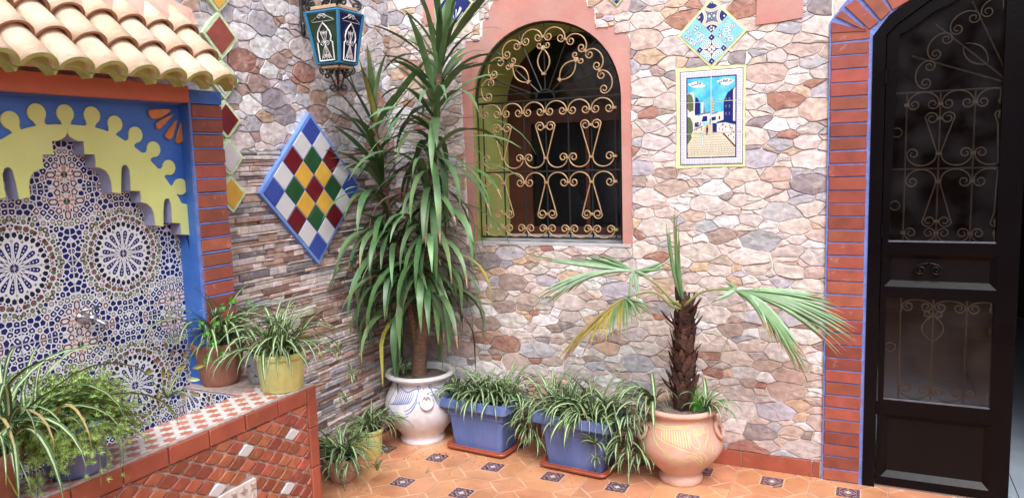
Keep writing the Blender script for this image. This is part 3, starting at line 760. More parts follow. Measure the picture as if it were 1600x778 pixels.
IX0, IX1, IZ0, IZ1 = X0 + .037, X1 - .037, Z0 + .037, Z1 - .037
def Q(x, y): return (IX0 + (IX1 - IX0) * x, IZ0 + (IZ1 - IZ0) * y)
def q(pts, mi): L_.append(([Q(*p) for p in pts], mi))
q([(0, .40), (1, .40), (1, 1), (0, 1)], 2)
cl = lambda cx, cy, rx, ry, n=14, mi=0, w_=.2: q([(cx + rx * math.cos(t) * (1 + w_ * math.sin(3 * t)), cy + ry * math.sin(t) * (1 + w_ * math.cos(4 * t))) for t in [2 * PI * k / n for k in range(n)]], mi)
cl(.17, .925, .15, .035); cl(.80, .935, .17, .04); cl(.30, .90, .08, .02)
# buildings on both sides
q([(0, .82), (.14, .83), (.16, .55), (.30, .50), (.30, .35), (0, .30)], 3); q([(.03, .82), (.10, .79), (.13, .70), (.13, .60), (.05, .58), (0, .62), (0, .80)], 4)
q([(.15, .60), (.17, .77), (.22, .75), (.27, .68), (.27, .55), (.16, .53)], 1); q([(.29, .56), (.29, .70), (.35, .70), (.35, .56)], 3); q([(.335, .56), (.35, .70), (.37, .56)], 4)
q([(0, .30), (0, .52), (.06, .51), (.11, .44), (.12, .34), (.08, .30), (.09, .22), (0, .17)], 4)
q([(.26, .54), (.48, .56), (.48, .44), (.26, .44)], 3); q([(.26, .555), (.48, .575), (.48, .555), (.26, .535)], 7); q([(.33, .52), (.42, .52), (.42, .455), (.30, .45)], 1); q([(.44, .53), (.48, .53), (.48, .45), (.44, .45)], 3)
q([(.14, .44), (.26, .45), (.33, .43), (.33, .36), (.14, .32)], 3); q([(.16, .44), (.24, .45), (.29, .41), (.22, .385), (.15, .39)], 1); q([(.14, .36), (.32, .40), (.32, .385), (.14, .34)], 7)
q([(.50, .56), (.50, .70), (.515, .72), (.522, .78), (.53, .72), (.55, .70), (.55, .56)], 8)
for k in range(4): q([(.50, .58 + k * .033), (.55, .583 + k * .033), (.55, .59 + k * .033), (.50, .587 + k * .033)], 5)
q([(.50, .54), (.64, .56), (.64, .44), (.50, .42)], 3); q([(.51, .50), (.60, .51), (.60, .465), (.51, .455)], 1); q([(.64, .56), (.78, .57), (.78, .42), (.64, .44)], 3); q([(.66, .51), (.69, .51), (.69, .47), (.66, .47)], 9); q([(.50, .55), (.64, .57), (.64, .555), (.50, .535)], 7)
q([(.76, .44), (.76, .70), (.84, .80), (1, .87), (1, .40)], 1); q([(.955, .42), (.955, .83), (1, .87), (1, .40)], 3)
for k in range(3):
    for j in range(2): q([(.80 + .07 * j, .52 + .09 * k), (.82 + .07 * j, .525 + .09 * k), (.82 + .07 * j, .56 + .09 * k), (.80 + .07 * j, .555 + .09 * k)], 7)
q([(.62, .44), (.80, .47), (1, .44), (1, .40), (.80, .43), (.62, .39)], 1); q([(.60, .42), (.80, .43), (1, .38), (1, .14), (.66, .30), (.60, .30)], 3)
rng = random.Random(2)
for k in range(36):
    a, b = rng.uniform(.60, .98), rng.uniform(.22, .39); w_ = rng.uniform(.008, .025); q([(a, b), (a + w_, b + .004), (a + w_ * .8, b + .03), (a - w_ * .2, b + .022)], rng.choice((7, 1, 8, 7, 3, 4)))
for k in range(26):
    a, b = rng.uniform(.13, .34), rng.uniform(.28, .42); w_ = rng.uniform(.008, .02); q([(a, b), (a + w_, b + .004), (a + w_ * .8, b + .025), (a - w_ * .2, b + .02)], rng.choice((7, 8, 1, 4, 3)))
q([(.53, .31), (.62, .30), (.62, .42), (.53, .43)], 1); q([(.46, .42), (.50, .42), (.50, .53), (.46, .50)], 3); q([(.47, .42), (.49, .42), (.49, .48), (.47, .48)], 9)
q([(.34, .32), (.52, .32), (.50, .42), (.38, .42)], 8)
q([(0, .165), (.16, .31), (.60, .31), (.72, .29), (1, .10), (1, 0), (0, 0)], 6)
for row in range(10):           # cobbles drawn in outline
    y = .275 * (1 - row / 10) ** 1.25 + .005; hgt = .006 + .020 * row / 10
    x = rng.uniform(0, .03)
    while x < .98:
        w_ = .035 + .04 * row / 10 * rng.uniform(.8, 1.2)
        if y < .165 + .9 * x and y < .62 - .52 * x:
            q([(x, y), (x + w_ * .9, y), (x + w_ * .9, y + .0035), (x, y + .0035)], 7); q([(x, y), (x + .008, y), (x + .006, y + hgt), (x - .003, y + hgt)], 7)
        x += w_
q([(.74, .29), (1, .115), (1, .14), (.76, .305)], 5)
q([(.40, .27), (.43, .29), (.44, .37), (.415, .39), (.395, .36)], 1); q([(.41, .385), (.43, .385), (.43, .405), (.41, .405)], 9)
q([(.30, .13), (.345, .13), (.355, .27), (.33, .30), (.295, .27)], 10); q([(.315, .13), (.33, .13), (.335, .26), (.315, .26)], 3)
# writing in the two clouds, brushed in strokes
def pen(pts, wd=.006, mi=9):
    for a, b in zip(pts[:-1], pts[1:]):
        dx, dy = (b[0] - a[0]), (b[1] - a[1]) * 1.6; L2 = math.hypot(dx, dy) or 1; nx, ny = -dy / L2 * wd, dx / L2 * wd / 1.6
        q([(a[0] + nx, a[1] + ny), (b[0] + nx, b[1] + ny), (b[0] - nx, b[1] - ny), (a[0] - nx, a[1] - ny)], mi)
pen([(.940, .955), (.925, .940), (.905, .938)]); pen([(.898, .962), (.896, .938)]); pen([(.885, .945), (.875, .930), (.858, .920)])
pen([(.838, .968), (.836, .936)]); pen([(.822, .966), (.820, .936), (.795, .934), (.785, .948), (.800, .955), (.790, .934)]); pen([(.772, .966), (.770, .934)]); pen([(.758, .966), (.755, .934), (.735, .934)]); pen([(.728, .955), (.716, .936), (.700, .936), (.690, .920), (.668, .918), (.665, .935), (.690, .946)])
pen([(.800, .970), (.794, .972)], .005); pen([(.69, .905), (.68, .905)], .004)
pen([(.290, .945), (.284, .925), (.262, .925), (.256, .938), (.272, .944), (.262, .925), (.235, .925)]); pen([(.228, .958), (.226, .926)]); pen([(.212, .958), (.210, .924), (.188, .922), (.184, .930), (.178, .922), (.160, .920), (.158, .932), (.150, .920), (.128, .916), (.092, .916), (.085, .930)])
pen([(.262, .957), (.256, .958)], .005); pen([(.10, .940), (.125, .941)], .004)
xm = (X0 + X1) / 2; g = .0012
rects = [(X0 if i == 0 else xm + g, xm - g if i == 0 else X1, Z0 + k * .15 + (g if k else 0), Z0 + (k + 1) * .15 - (g if k < 2 else 0)) for i in (0, 1) for k in range(3)]
layered_tiles(mu, L_, rects, WR, .0125, 0, mats, dh=.00012)

# the diamond of four printed tiles above it
dmn = Thing('tile_diamond', 'diamond of four printed tiles, turquoise and navy, above the tile picture', 'tile panel', (1.843, 0, 2.12))
def dia_fn(cx, cz, s_, off=0.):
    c = math.cos(PI / 4 + off); sn = math.sin(PI / 4 + off)
    return lambda u, v, h: WR(cx + (u * c - v * sn), cz + (u * sn + v * c), h)
df_ = dia_fn(1.843, 2.120, 1)
dmn.part('border', MB().poly([(-.116, -.116), (.116, -.116), (.117, .117), (-.116, .117)], df_, .0, .0135), limeb_m)
def deco_leaf(L, sx, sy, rng):
    s = .103
    for k in range(15):
        x, y = rng.uniform(.008, s - .008), rng.uniform(.008, s - .008); r = rng.uniform(.005, .0085); a = rng.uniform(0, PI)
        o = [(x + r * 1.35 * math.cos(t) * math.cos(a) - r * .7 * math.sin(t) * math.sin(a), y + r * 1.35 * math.cos(t) * math.sin(a) + r * .7 * math.sin(t) * math.cos(a)) for t in [2 * PI * k / 10 for k in range(10)]]
        i = [(x + (p[0] - x) * .72, y + (p[1] - y) * .72) for p in o]; L.append((o, 1)); L.append((i, 0))
    for k in range(4):
        x, y = rng.uniform(.02, s - .02), rng.uniform(.02, s - .02)
        sp = spiral(x, y, .017, rng.uniform(0, 6), 1.3, 18)
        for wd, mi in ((.0018, 0),):
            for a, b in zip(sp[:-1], sp[1:]):
                L2 = math.dist(a, b) or 1; nx, ny = -(b[1] - a[1]) / L2 * wd, (b[0] - a[0]) / L2 * wd
                L.append(([(a[0] + nx, a[1] + ny), (b[0] + nx, b[1] + ny), (b[0] - nx, b[1] - ny), (a[0] - nx, a[1] - ny)], mi))
ring = lambda cx, cy, r, n=28, a0=0: [(cx + r * math.cos(a0 + 2 * PI * k / n), cy + r * math.sin(a0 + 2 * PI * k / n)) for k in range(n)]
for (sx, sy, kind) in ((0, 0, 'navy'), (1, 1, 'ochre'), (1, 0, 'turq'), (0, 1, 'turq')):
    L2_ = []; s = .105; rng = random.Random(sx * 3 + sy + 5)
    R0 = rect(0, s, 0, s)
    if kind == 'turq': L2_.append((R0, 10)); deco_leaf(L2_, sx, sy, rng)
    elif kind == 'ochre':
        L2_.append((R0, 7))
        for cx, cy in ((0, 0), (s, 0), (0, s), (s, s)):
            for r, mi in ((.052, 0), (.049, 8), (.041, 0), (.038, 1)): L2_.append((ring(cx, cy, r), mi))
            for k in range(9):
                a = rng.uniform(0, 2 * PI); rr = rng.uniform(.008, .032); L2_.append((ring(cx + rr * math.cos(a), cy + rr * math.sin(a), .0045, 6), rng.choice((0, 8, 0))))
        for k, (a, b) in enumerate(((.39, .39), (.53, .39), (.39, .53), (.53, .53))):
            L2_.append((rect(a * s, (a + .12) * s, b * s, (b + .12) * s), 5 if k in (0, 3) else 10)); L2_.append((ring((a + .06) * s, (b + .06) * s, .0032, 6), 0))
    else:
        L2_.append((R0, 7)); L2_.append((ring(s / 2, s / 2, .040), 1))
        for cx, cy in ((0, s / 2), (s, s / 2), (s / 2, 0), (s / 2, s)):
            for r, mi in ((.036, 0), (.033, 8), (.024, 10)): L2_.append((ring(cx, cy, r, 20), mi))
        for a, b in ((0, .24), (.76, 1)):
            L2_.append((rect(a * s, b * s, 0, s), 0)); L2_.append((rect(0, s, a * s, b * s), 0))
            for k in range(4):
                c0 = .02 + k * .245; mi = 1 if k in (0, 3) else 10
                for rc in (rect((a + .02) * s, (b - .02) * s, c0 * s, (c0 + .22) * s), rect(c0 * s, (c0 + .22) * s, (a + .02) * s, (b - .02) * s)):
                    L2_.append((rc, mi)); cc = cen(rc); L2_.append((ring(cc[0], cc[1], .0072 if mi == 10 else .003, 10), 0))
                    if mi == 10: L2_.append((ring(cc[0], cc[1], .0045, 8), 10)); L2_.append((ring(cc[0], cc[1], .002, 6), 1))
        for dx, dy in ((.008, .008), (-.008, -.008), (.008, -.006), (-.007, .008)): L2_.append((ring(s / 2 + dx, s / 2 + dy, .0075, 9), 0))
    ox, oy = (0.0008 if sx else -s - .0008), (.0008 if sy else -s - .0008)
    L3 = [([(p[0] + ox, p[1] + oy) for p in poly], mi) for poly, mi in L2_]
    layered_tiles(dmn, L3, [(ox, ox + s, oy, oy + s)], df_, .0160, 0, mats, dh=.00012)
# two dark print diamonds that point down beside the pink arch
for cx, lab in ((1.378, 'blue leaf print diamond tile right of the pink arch top'), (.458, 'blue leaf print diamond tile left of the pink arch, behind the yucca')):
    t = Thing('diamond_tile', lab, 'tile', (cx, 0, 2.40)); fn = dia_fn(cx, 2.405, 1)
    t.part('border', MB().poly(rect(-.078, .078, -.078, .078), fn, .0, .016), limeb_m)
    L4 = [(rect(-.068, .068, -.068, .068), 1)]; rng = random.Random(int(cx * 100))
    for k in range(14):
        a = PI / 4 + rng.uniform(-.9, .9); r0, r1 = .01, rng.uniform(.03, .085); L4.append(([(-.066 + r0 * math.cos(a), -.066 + r0 * math.sin(a)), (-.066 + r1 * math.cos(a + .05), -.066 + r1 * math.sin(a + .05)), (-.066 + r1 * 1.1 * math.cos(a), -.066 + r1 * 1.1 * math.sin(a)), (-.066 + r1 * math.cos(a - .05), -.066 + r1 * math.sin(a - .05))], rng.choice((0, 10, 0))))
    layered_tiles(t, L4, [(-.07, .07, -.07, .07)], fn, .020, 1, mats)
# small black lantern hook showing behind the yucca stays out of sight
# ------------------------------------------------------------------ left-hand wall: crazy paving above, ledger stone below
lw_ = Thing('stone_wall', 'stone wall left of the corner, irregular stones above thin ledger strips', 'wall', (0, -1.5, 0))
lw_.part('grout_bed', MB().box(-.35, 0, -6.5, .0, -.1, 2.62), grout_m)
cells = power_cells(-1.56, -.003, 1.628, 2.60, .58, [(.046, 140), (.038, 300), (.028, 900), (.018, 1800), (.011, 1800)], 21)
lay_stones(lw_, cells, WL, PALL, 8, 'stone', amp=.011, freq=48)
rng = random.Random(31); bed = []; z = .01
while z < 1.622:
    hgt = min(rng.choice((.012, .016, .020, .024, .030, .036)), 1.626 - z); y = -1.56 - rng.uniform(0, .1)
    while y < -.004:
        wd = rng.uniform(.05, .20) * (1.3 if hgt < .02 else 1); y1 = min(y + wd, -.003)
        if -.003 - y1 < .02: y1 = -.003
        if hgt > .026 and rng.random() < .35: bed += [[(y, z), (y1, z), (y1, z + hgt * .45), (y, z + hgt * .45)], [(y, z + hgt * .45), (y1, z + hgt * .45), (y1, z + hgt), (y, z + hgt)]]
        else: bed.append([(y, z), (y1, z), (y1, z + hgt), (y, z + hgt)])
        y = y1
    z += hgt
def strip_mesh(mb, c, rng):
    (a, z0), (b, _), (_, z1), _ = c; g = .0009; n = max(2, min(5, int((b - a) / .035))); h = rng.uniform(.005, .022); vs = []; zt, zb = z1 - g, z0 + g; tilt = rng.uniform(-.25, .25)
    for lvl, (dz, hh) in enumerate(((0, 0), (.0004, h * .85), (min(.004, (zt - zb) * .25), h))):
        for k in range(n + 1):
            y = a + g + (b - a - 2 * g) * k / n; wob = .0022 * noise.noise(Vector((y * 40, z1 * 50, 5))); y2 = y + (dz if k == 0 else -dz if k == n else 0)
            vs.append((max(0, hh + (0 if lvl == 0 else .003 * noise.noise(Vector((y * 50, z1 * 80, 2))) + tilt * h * (k / n - .5) * .5)), y2, zt - dz + wob))
        for k in range(n, -1, -1):
            y = a + g + (b - a - 2 * g) * k / n; wob = .0022 * noise.noise(Vector((y * 40, z0 * 50, 5))); y2 = y + (dz if k == 0 else -dz if k == n else 0)
            vs.append((max(0, hh + (0 if lvl == 0 else .003 * noise.noise(Vector((y * 50, z0 * 80, 2))) + tilt * h * (k / n - .5) * .5)), y2, zb + dz + wob))
    N = 2 * (n + 1); fs = [(l_ * N + i, l_ * N + (i + 1) % N, (l_ + 1) * N + (i + 1) % N, (l_ + 1) * N + i) for l_ in (0, 1) for i in range(N)]
    fs += [(2 * N + k, 2 * N + k + 1, 2 * N + N - 2 - k, 2 * N + N - 1 - k) for k in range(n)]
    mb.add(vs, fs)
bed.sort(key=lambda c: -area(c) * (1 if (-1.35 < c[0][0] and c[0][1] > .45 + .0 and c[2][0] < -.1) else .2))
rest = MB(); tints = []
for k, c in enumerate(bed):
    if area(c) < .0001: continue
    col = pick(PALS, rng)
    if k < 299:
        mb = MB(); strip_mesh(mb, c, rng); lw_.part('ledger_stone', mb, stone_m, tint=col)
    else:
        n0 = len(rest.f); strip_mesh(rest, c, rng); tints += [col] * (len(rest.f) - n0)
lw_.part('small_ledger_stones', rest, stone_m, tint=tints, kind='stuff')

# the big harlequin diamond
bd = Thing('tile_diamond', 'large blue-edged diamond of coloured glazed squares on the left stone wall', 'tile panel', (0, -.765, 1.435))
BC, BZ, BH = -.762, 1.436, .376
def bdf(u, v, h): return WL(BC + (u - v) * BH, BZ + (u + v - 1) * BH, h)   # u, v run 0..1 along the two lower edges
bd.part('backing', MB().poly(rect(0, 1, 0, 1), bdf, .0, .034), bord_m)
cols = {(0, 0): 'b', (1, 0): 'w', (0, 1): 'w'}
lay = [['b'], ['w', 'w'], ['m', 'g', 'm'], ['w', 'y', 'y', 'w'], ['b', 'g', 'm', 'g', 'b'], ['w', 'y', 'y', 'w'], ['m', 'g', 'm'], ['w', 'w'], ['b']]
tm = dict(b=tblu, w=twht, m=tmar, g=tgrn, y=tyel); rng = random.Random(3)
mg = .024; st = (1 - 2 * mg) / 5
for r, row in enumerate(lay):
    # row r counts from the bottom corner upwards: i + j = r
    js = [(i, r - i) for i in range(5) if 0 <= r - i < 5]; js.sort(key=lambda t: t[0] - t[1])
    for (i, j), cc in zip(js, row):
        a, b = mg + i * st, mg + j * st; g = .006; quad_brick(bd, [(a + g, b + g), (a + st - g, b + g), (a + st - g, b + st - g), (a + g, b + st - g)], lambda u, v, h: bdf(u, v, h), .03, .038 + rng.uniform(-.0008, .0008), tm[cc], name='glazed_square', bev=.0012)
# the chain of small diamonds that runs up beside the fountain
bar_col = [(1.440, tyel, 'yellow', 'lowest'), (1.600, twht, 'white', 'second from the bottom'), (1.760, tmar, 'red', 'at roof height'), (1.93, twht, 'white', 'behind the roof edge'), (2.115, None, 'brick red', 'above the roof'), (2.29, tyel, 'yellow', 'topmost')]
redg = M('brick_red_glaze', (.26, .06, .045), .35, .15, 30, .15, 50)
for z, mt, cn, wh in bar_col:
    t = Thing('diamond_tile', '%s diamond tile in pale mint mortar beside the fountain, %s' % (cn, wh), 'tile', (0, -1.29, z), group='small diamond tiles up the left wall')
    f_ = lambda u, v, h, z=z: WL(-1.292 + (u - v) * .5, z + (u + v) * .5, h)
    s2 = .083 if mt is not None else .098
    rng = random.Random(int(z * 50)); edge = [(a, b) for a, b in ((-1, -1), (0, -1.04), (1, -1), (1.03, 0), (1, 1), (0, 1.03), (-1, 1), (-1.03, 0))]
    t.part('mortar_rim', MB().poly([(a * s2 * rng.uniform(.98, 1.05), b * s2 * rng.uniform(.98, 1.05)) for a, b in edge], f_, .0, .0235), mintb_m)
    q2 = s2 * .80; quad_brick(t, [(-q2, -q2), (q2, -q2), (q2, q2), (-q2, q2)], f_, .012, .027, mt if mt is not None else redg, name='glazed_tile', bev=.001)

# ------------------------------------------------------------------ the wall fountain
FX = .090; TX = .040; CX = .15
ft = Thing('wall_fountain', 'tiled wall fountain niche with yellow cut-out arch and clay tile canopy', 'fountain', (0, -2.05, .68))
def FN(u, v, h): return WL(u, v, h)
YA = -2.063
def fp(x, y): w_ = PX(x / 2.88, y / 2.88 + 130, FX); return (w_.y, w_.z)
cut = [(295, 196), (299, 225), (311, 243), (330, 255), (348, 262), (371, 262), (374, 300), (375, 320), (420, 321), (426, 350), (425, 378), (447, 382), (471, 395), (487, 418), (496, 450), (500, 492), (540, 496), (540, 430), (542, 385), (547, 372), (557, 367), (568, 372), (578, 392), (582, 430), (583, 484), (625, 486), (630, 510), (630, 536), (655, 541), (678, 562), (689, 590), (695, 640), (731, 645), (730, 580), (733, 535), (738, 522), (747, 518), (757, 522), (764, 540), (768, 580), (770, 628), (807, 630), (810, 655), (812, 680), (849, 683)]
cr = [fp(*p) for p in cut]; ax = cr[0][0]
# measured left of the apex the same outline returns mirrored
cl_ = [(2 * ax - a, b) for a, b in cr[1:]][::-1]
cutout = cl_ + cr
# outer edge: an arc carrying lobes
arc_px = [(296, 187), (350, 190), (410, 197), (460, 211), (520, 236), (560, 262), (605, 292), (650, 327), (700, 378), (735, 422), (775, 478), (800, 515), (812, 540), (847, 548)]
arc = [fp(*p) for p in arc_px]; arc[0] = (ax, arc[0][1])
lob_px = [(296, 138, 41), (410, 146, 40), (514, 184, 37), (606, 233, 36), (688, 298, 35), (757, 380, 34), (808, 466, 37)]
lob = []
for x, y, r in lob_px:
    c = fp(x, y); e_ = fp(x, y - r); lob.append((c[0], c[1], abs(e_[1] - c[1])))
lob[0] = (ax, lob[0][1], lob[0][2])
arcL = [(2 * ax - a, b) for a, b in arc[1:]][::-1]; full = arcL + arc
plate = full + [cr[-1]] + [p for p in cr[:-1][::-1]] + cl_[::-1]
ft.part('yellow_arch', MB().poly(full + [cr[-1]] + cr[:-1][::-1] + cl_[::-1], WL, TX, FX + .006, 0, mside=0), yel_m)
# pale violet lining of the cut-out
lin = MB(); o_ = [(a, b) for a, b in cutout]; n = len(o_)
lin = MB().add([WL(p[0], p[1], FX + .0045) for p in o_] + [WL(p[0], p[1], TX - .002) for p in o_], [(i, i + 1, n + i + 1, n + i) for i in range(n - 1)])
cy_ = sum(p[0] for p in o_) / n
def nudge(i, d=.0012):
    a = o_[max(i - 1, 0)]; b = o_[min(i + 1, n - 1)]; tx, tz = b[0] - a[0], b[1] - a[1]; L2 = math.hypot(tx, tz) or 1; return (o_[i][0] + tz / L2 * d, o_[i][1] - tx / L2 * d)
o2 = [nudge(i) for i in range(n)]
ft.part('cutout_lining', MB().add([WL(p[0], p[1], FX + .0045) for p in o2] + [WL(p[0], p[1], TX - .002) for p in o2], [(i, i + 1, n + i + 1, n + i) for i in range(n - 1)]), violet_m)
lobes = [(a, b, r) for a, b, r in lob] + [(2 * ax - a, b, r) for a, b, r in lob[1:]]
ctr = (ax, fp(296, 700)[1])
for a, b, r in lobes:
    dx, dz = ctr[0] - a, ctr[1] - b; L2 = math.hypot(dx, dz); dx, dz = dx / L2, dz / L2; nx, nz = -dz, dx; pts = []
    for k in range(19):
        t = -2.45 + 4.9 * k / 18; pts.append((a - dx * r * math.cos(t) + nx * r * math.sin(t), b - dz * r * math.cos(t) + nz * r * math.sin(t)))
    k1, k2 = r * 1.18, r * 1.9
    pts = pts + [(a + dx * k1 + nx * r * .50, b + dz * k1 + nz * r * .50), (a + dx * k2 + nx * r * 1.05, b + dz * k2 + nz * r * 1.05), (a + dx * k2 - nx * r * 1.05, b + dz * k2 - nz * r * 1.05), (a + dx * k1 - nx * r * .50, b + dz * k1 - nz * r * .50)]
    ft.part('yellow_lobe', MB().poly(pts, WL, FX - .001, FX + .0052), yel_m)
# blue spandrel behind the lobes: from the arc outwards
YR = -1.600
sp_ = [(YR + .002, arc[-1][1] - .2), (YR + .002, 1.835)] + [(2 * ax - YR - .3, 1.835), (2 * ax - YR - .3, .9), (arcL[0][0], .9)] + [(a, b - .010) for a, b in arcL[0:]] + [(a, b - .010) for a, b in arc[:-1]] + [(arc[-1][0], arc[-1][1] - .2)]
ft.part('blue_spandrel', MB().poly(sp_, WL, TX - .02, FX), blue_m)
# four orange fan petals
for pp in ([(665, 118), (775, 117), (715, 160), (680, 163), (662, 140)], [(783, 134), (715, 208), (700, 208), (694, 180), (730, 158)], [(795, 152), (775, 240), (758, 258), (738, 245), (735, 232)], [(812, 158), (820, 250), (808, 272), (790, 272), (784, 255)]):
    pts = [fp(*p) for p in pp]; 
    sm = []
    for i in range(len(pts)):
        p, q_ = pts[i], pts[(i + 1) % len(pts)]; sm += [(p[0] * .8 + q_[0] * .2, p[1] * .8 + q_[1] * .2), (p[0] * .2 + q_[0] * .8, p[1] * .2 + q_[1] * .8)]
    c = cen(sm); big = [(c[0] + (p[0] - c[0]) * 1.12, c[1] + (p[1] - c[1]) * 1.10) for p in sm]
    pe = ft.part('petal_rim', MB().poly(big, WL, FX - .001, FX + .004), blue_m)
    quad_brick(ft, sm, WL, FX, FX + .010, orange_m, name='fan_petal', bev=.002)
# blue side post between panel and column front, column body
post = MB().box(-.0, CX - .012, YR, -1.436, .66, 1.845)
ft.part('column_core', post, blue_m)
z = .70; rng = random.Random(12); col = []
fz = 1.842
bz = [.0]
zz = 1.806
while zz > .70:
    j = lambda a=.0016: rng.uniform(-a, a); t = zz; b = zz - .0505
    ft.part('brick', MB().box(CX - .014, CX + j(), -1.589 + j(.003), -1.437 + j(.003), b + j(), t + j(), 0, .003), brick_m)
    ft.part('blue_joint', MB().box(CX - .013, CX - .0015, YR + .001, -1.4375, b - .0080, b - .0010, 0, .002), bluej_m); zz -= .0595
ft.part('post_edge', MB().box(CX - .013, CX - .003, YR - .001, -1.5905, .70, 1.812), bluej_m)
ft.part('column_cap', MB().box(0, CX - .002, YR - .002, -1.434, 1.808, 1.86), blue_m)
# fascia under the roof
ft.part('fascia', MB().box(0, .165, -3.3, -1.612, 1.808, 1.87), fascia_m)
ft.part('soffit_board', MB().box(0, .112, -3.3, YR, 1.80, 1.812), blue_m)

# zellige panel: tiles 20 x 25 cm, the drawing mirrored from tile to tile
TW, TH = .1995, .252
zl = []      # (polygon, slot) ; slots: 0 white 1 cobalt 2 black 3 maroon 4 green 5 beige 6 salmon
def reg(cx, cy, r, n, a0=0, sx=1, sy=1, rot=0):
    o = []
    for k in range(n):
        a = a0 + 2 * PI * k / n; x, y = r * math.cos(a) * sx, r * math.sin(a) * sy; o.append((cx + x * math.cos(rot) - y * math.sin(rot), cy + x * math.sin(rot) + y * math.cos(rot)))
    return o
def star(cx, cy, r1, r2, n, a0=0): return [(cx + (r1 if k % 2 == 0 else r2) * math.cos(a0 + PI * k / n), cy + (r1 if k % 2 == 0 else r2) * math.sin(a0 + PI * k / n)) for k in range(2 * n)]
def pol(r, a): return (r * math.cos(a), r * math.sin(a))
def shape(pts, r, a, mi, s=1.): # local shape (x radial, y tangential) put at polar place
    c, s_ = math.cos(a), math.sin(a); x0, y0 = pol(r, a); zl.append(([(x0 + (x * c - y * s_) * s, y0 + (x * s_ + y * c) * s) for x, y in pts], mi))
def rosette(cx, cy, r, n, mi, cmi, a0=0):
    for k in range(n):
        a = a0 + 2 * PI * k / n; zl.append((reg(cx + r * .72 * math.cos(a), cy + r * .72 * math.sin(a), r * .30, 5, a, 1, .8), mi))
    zl.append((star(cx, cy, r * .42, r * .28, n, a0), cmi))
zl.append((star(0, 0, .0185, .0125, 16), 1)); zl.append((star(0, 0, .0075, .004, 8), 0))
for k in range(16):
    a = 2 * PI * (k + .5) / 16
    shape([(-.027, 0), (.012, -.0085), (.026, -.0075), (.031, 0), (.026, .0075), (.012, .0085)], .056, a, 1)
    for d in (-.004, .008, .020): shape(star(0, 0, .0042, .0016, 4), .056 + d, a, 0)
    a2 = 2 * PI * k / 16
    shape([(-.012, 0), (0, -.0022), (.008, 0), (0, .0022)], .030, a2, 2)
    shape(star(0, 0, .0066, .0028, 5, 0), .0895, a2, 4)
for k in range(32):
    a = 2 * PI * (k + .5) / 32; r = .1045 if (k // 1) % 4 in (1, 2) else .1085
    shape([(-.0085, 0), (-.003, -.0062), (.0055, -.0062), (.0085, 0), (.0055, .0062), (-.003, .0062)], r, a, 2)
for k in range(16):
    a = 2 * PI * k / 16
    if k % 2: rosette(*pol(.133, a), .0105, 8, 3, 3, a)
    else: shape([(-.008, 0), (.005, -.007), (.002, 0), (.005, .007)], .128, a, 3)
    for sd in (-1, 1): shape([(-.0075, 0), (-.002, -.0058), (.006, -.0058), (.0078, 0), (.006, .0058), (-.002, .0058)], .1315, a + sd * .155, 3 if k % 2 == 0 else 4)
for k in range(32):
    a = 2 * PI * (k + .5) / 32
    shape(reg(0, 0, .0078, 6, 0, 1, .9), .1545, a, 4); shape([(-.004, -.003), (.001, 0), (-.004, .003), (.004, 0)], .1545, a, 5)
for k in range(16):
    a = 2 * PI * k / 16
    rosette(*pol(.162, a), .0105, 8, 2, 5, a) if k % 2 == 0 else shape([(-.006, -.004), (.006, -.004), (.006, .004), (-.006, .004)], .168, a, 2)
SC = (TW, TH - .046)
def at_s(pts, r, a, mi):
    c, s_ = math.cos(a), math.sin(a); zl.append(([(SC[0] + r * math.cos(a) + x * c - y * s_, SC[1] + r * math.sin(a) + x * s_ + y * c) for x, y in pts], mi))
occ = []
def far(p, d=.178): return math.hypot(*p) > d
for k in range(8):
    a = PI / 4 * k
    at_s([(-.008, 0), (-.0015, -.0045), (.003, 0), (-.0015, .0045)], .010, a, 4 if k % 2 else 2)
    at_s([(-.010, -.003), (.0, -.009), (.008, -.003), (0, 0)], .022, a, 6)
    if k % 2 == 0:
        at_s([(-.016, 0), (-.009, -.009), (.009, -.009), (.016, 0), (.009, .009), (-.009, .009)], .048, a, 3); at_s([(-.010, 0), (-.0055, -.0048), (.0055, -.0048), (.010, 0), (.0055, .0048), (-.0055, .0048)], .048, a, 0)
    else:
        at_s([(-.011, 0), (-.002, -.010), (.010, -.007), (.010, .007), (-.002, .010)], .043, a, 3); at_s([(-.006, 0), (-.0012, -.0055), (.0055, -.004), (.0055, .004), (-.0012, .0055)], .043, a, 0)
def grow(poly, k):
    c = cen(poly); return [(c[0] + (p[0] - c[0]) * k, c[1] + (p[1] - c[1]) * k) for p in poly]
zl = [(grow(p, 1.0 if (math.hypot(*cen(p)) < .098) else 1.24), mi) for p, mi in zl]
CHV = [(-.010, -.010), (.001, -.010), (.011, 0), (.001, .010), (-.010, .010), (-.002, 0)]; BPT = [(-.010, 0), (-.003, -.009), (.009, -.007), (.009, .007), (-.003, .009)]
HEX = [(-.010, 0), (-.004, -.006), (.004, -.006), (.010, 0), (.004, .006), (-.004, .006)]; LOZ = [(-.009, 0), (0, -.004), (.009, 0), (0, .004)]
rng = random.Random(17); done = [cen(p) + (math.sqrt(area(p) / PI) * 1.05,) for p, _ in zl]
done += [(0, 0, .098)]
kinds = ['ros', 'arrow', 'chev', 'arrow', 'hex', 'arrow']
def put(pts, u, v, a, k, mi): c, s_ = math.cos(a), math.sin(a); zl.append(([(u + (x * c - y * s_) * k, v + (x * s_ + y * c) * k) for x, y in pts], mi))
fixed = list(done); fills = []
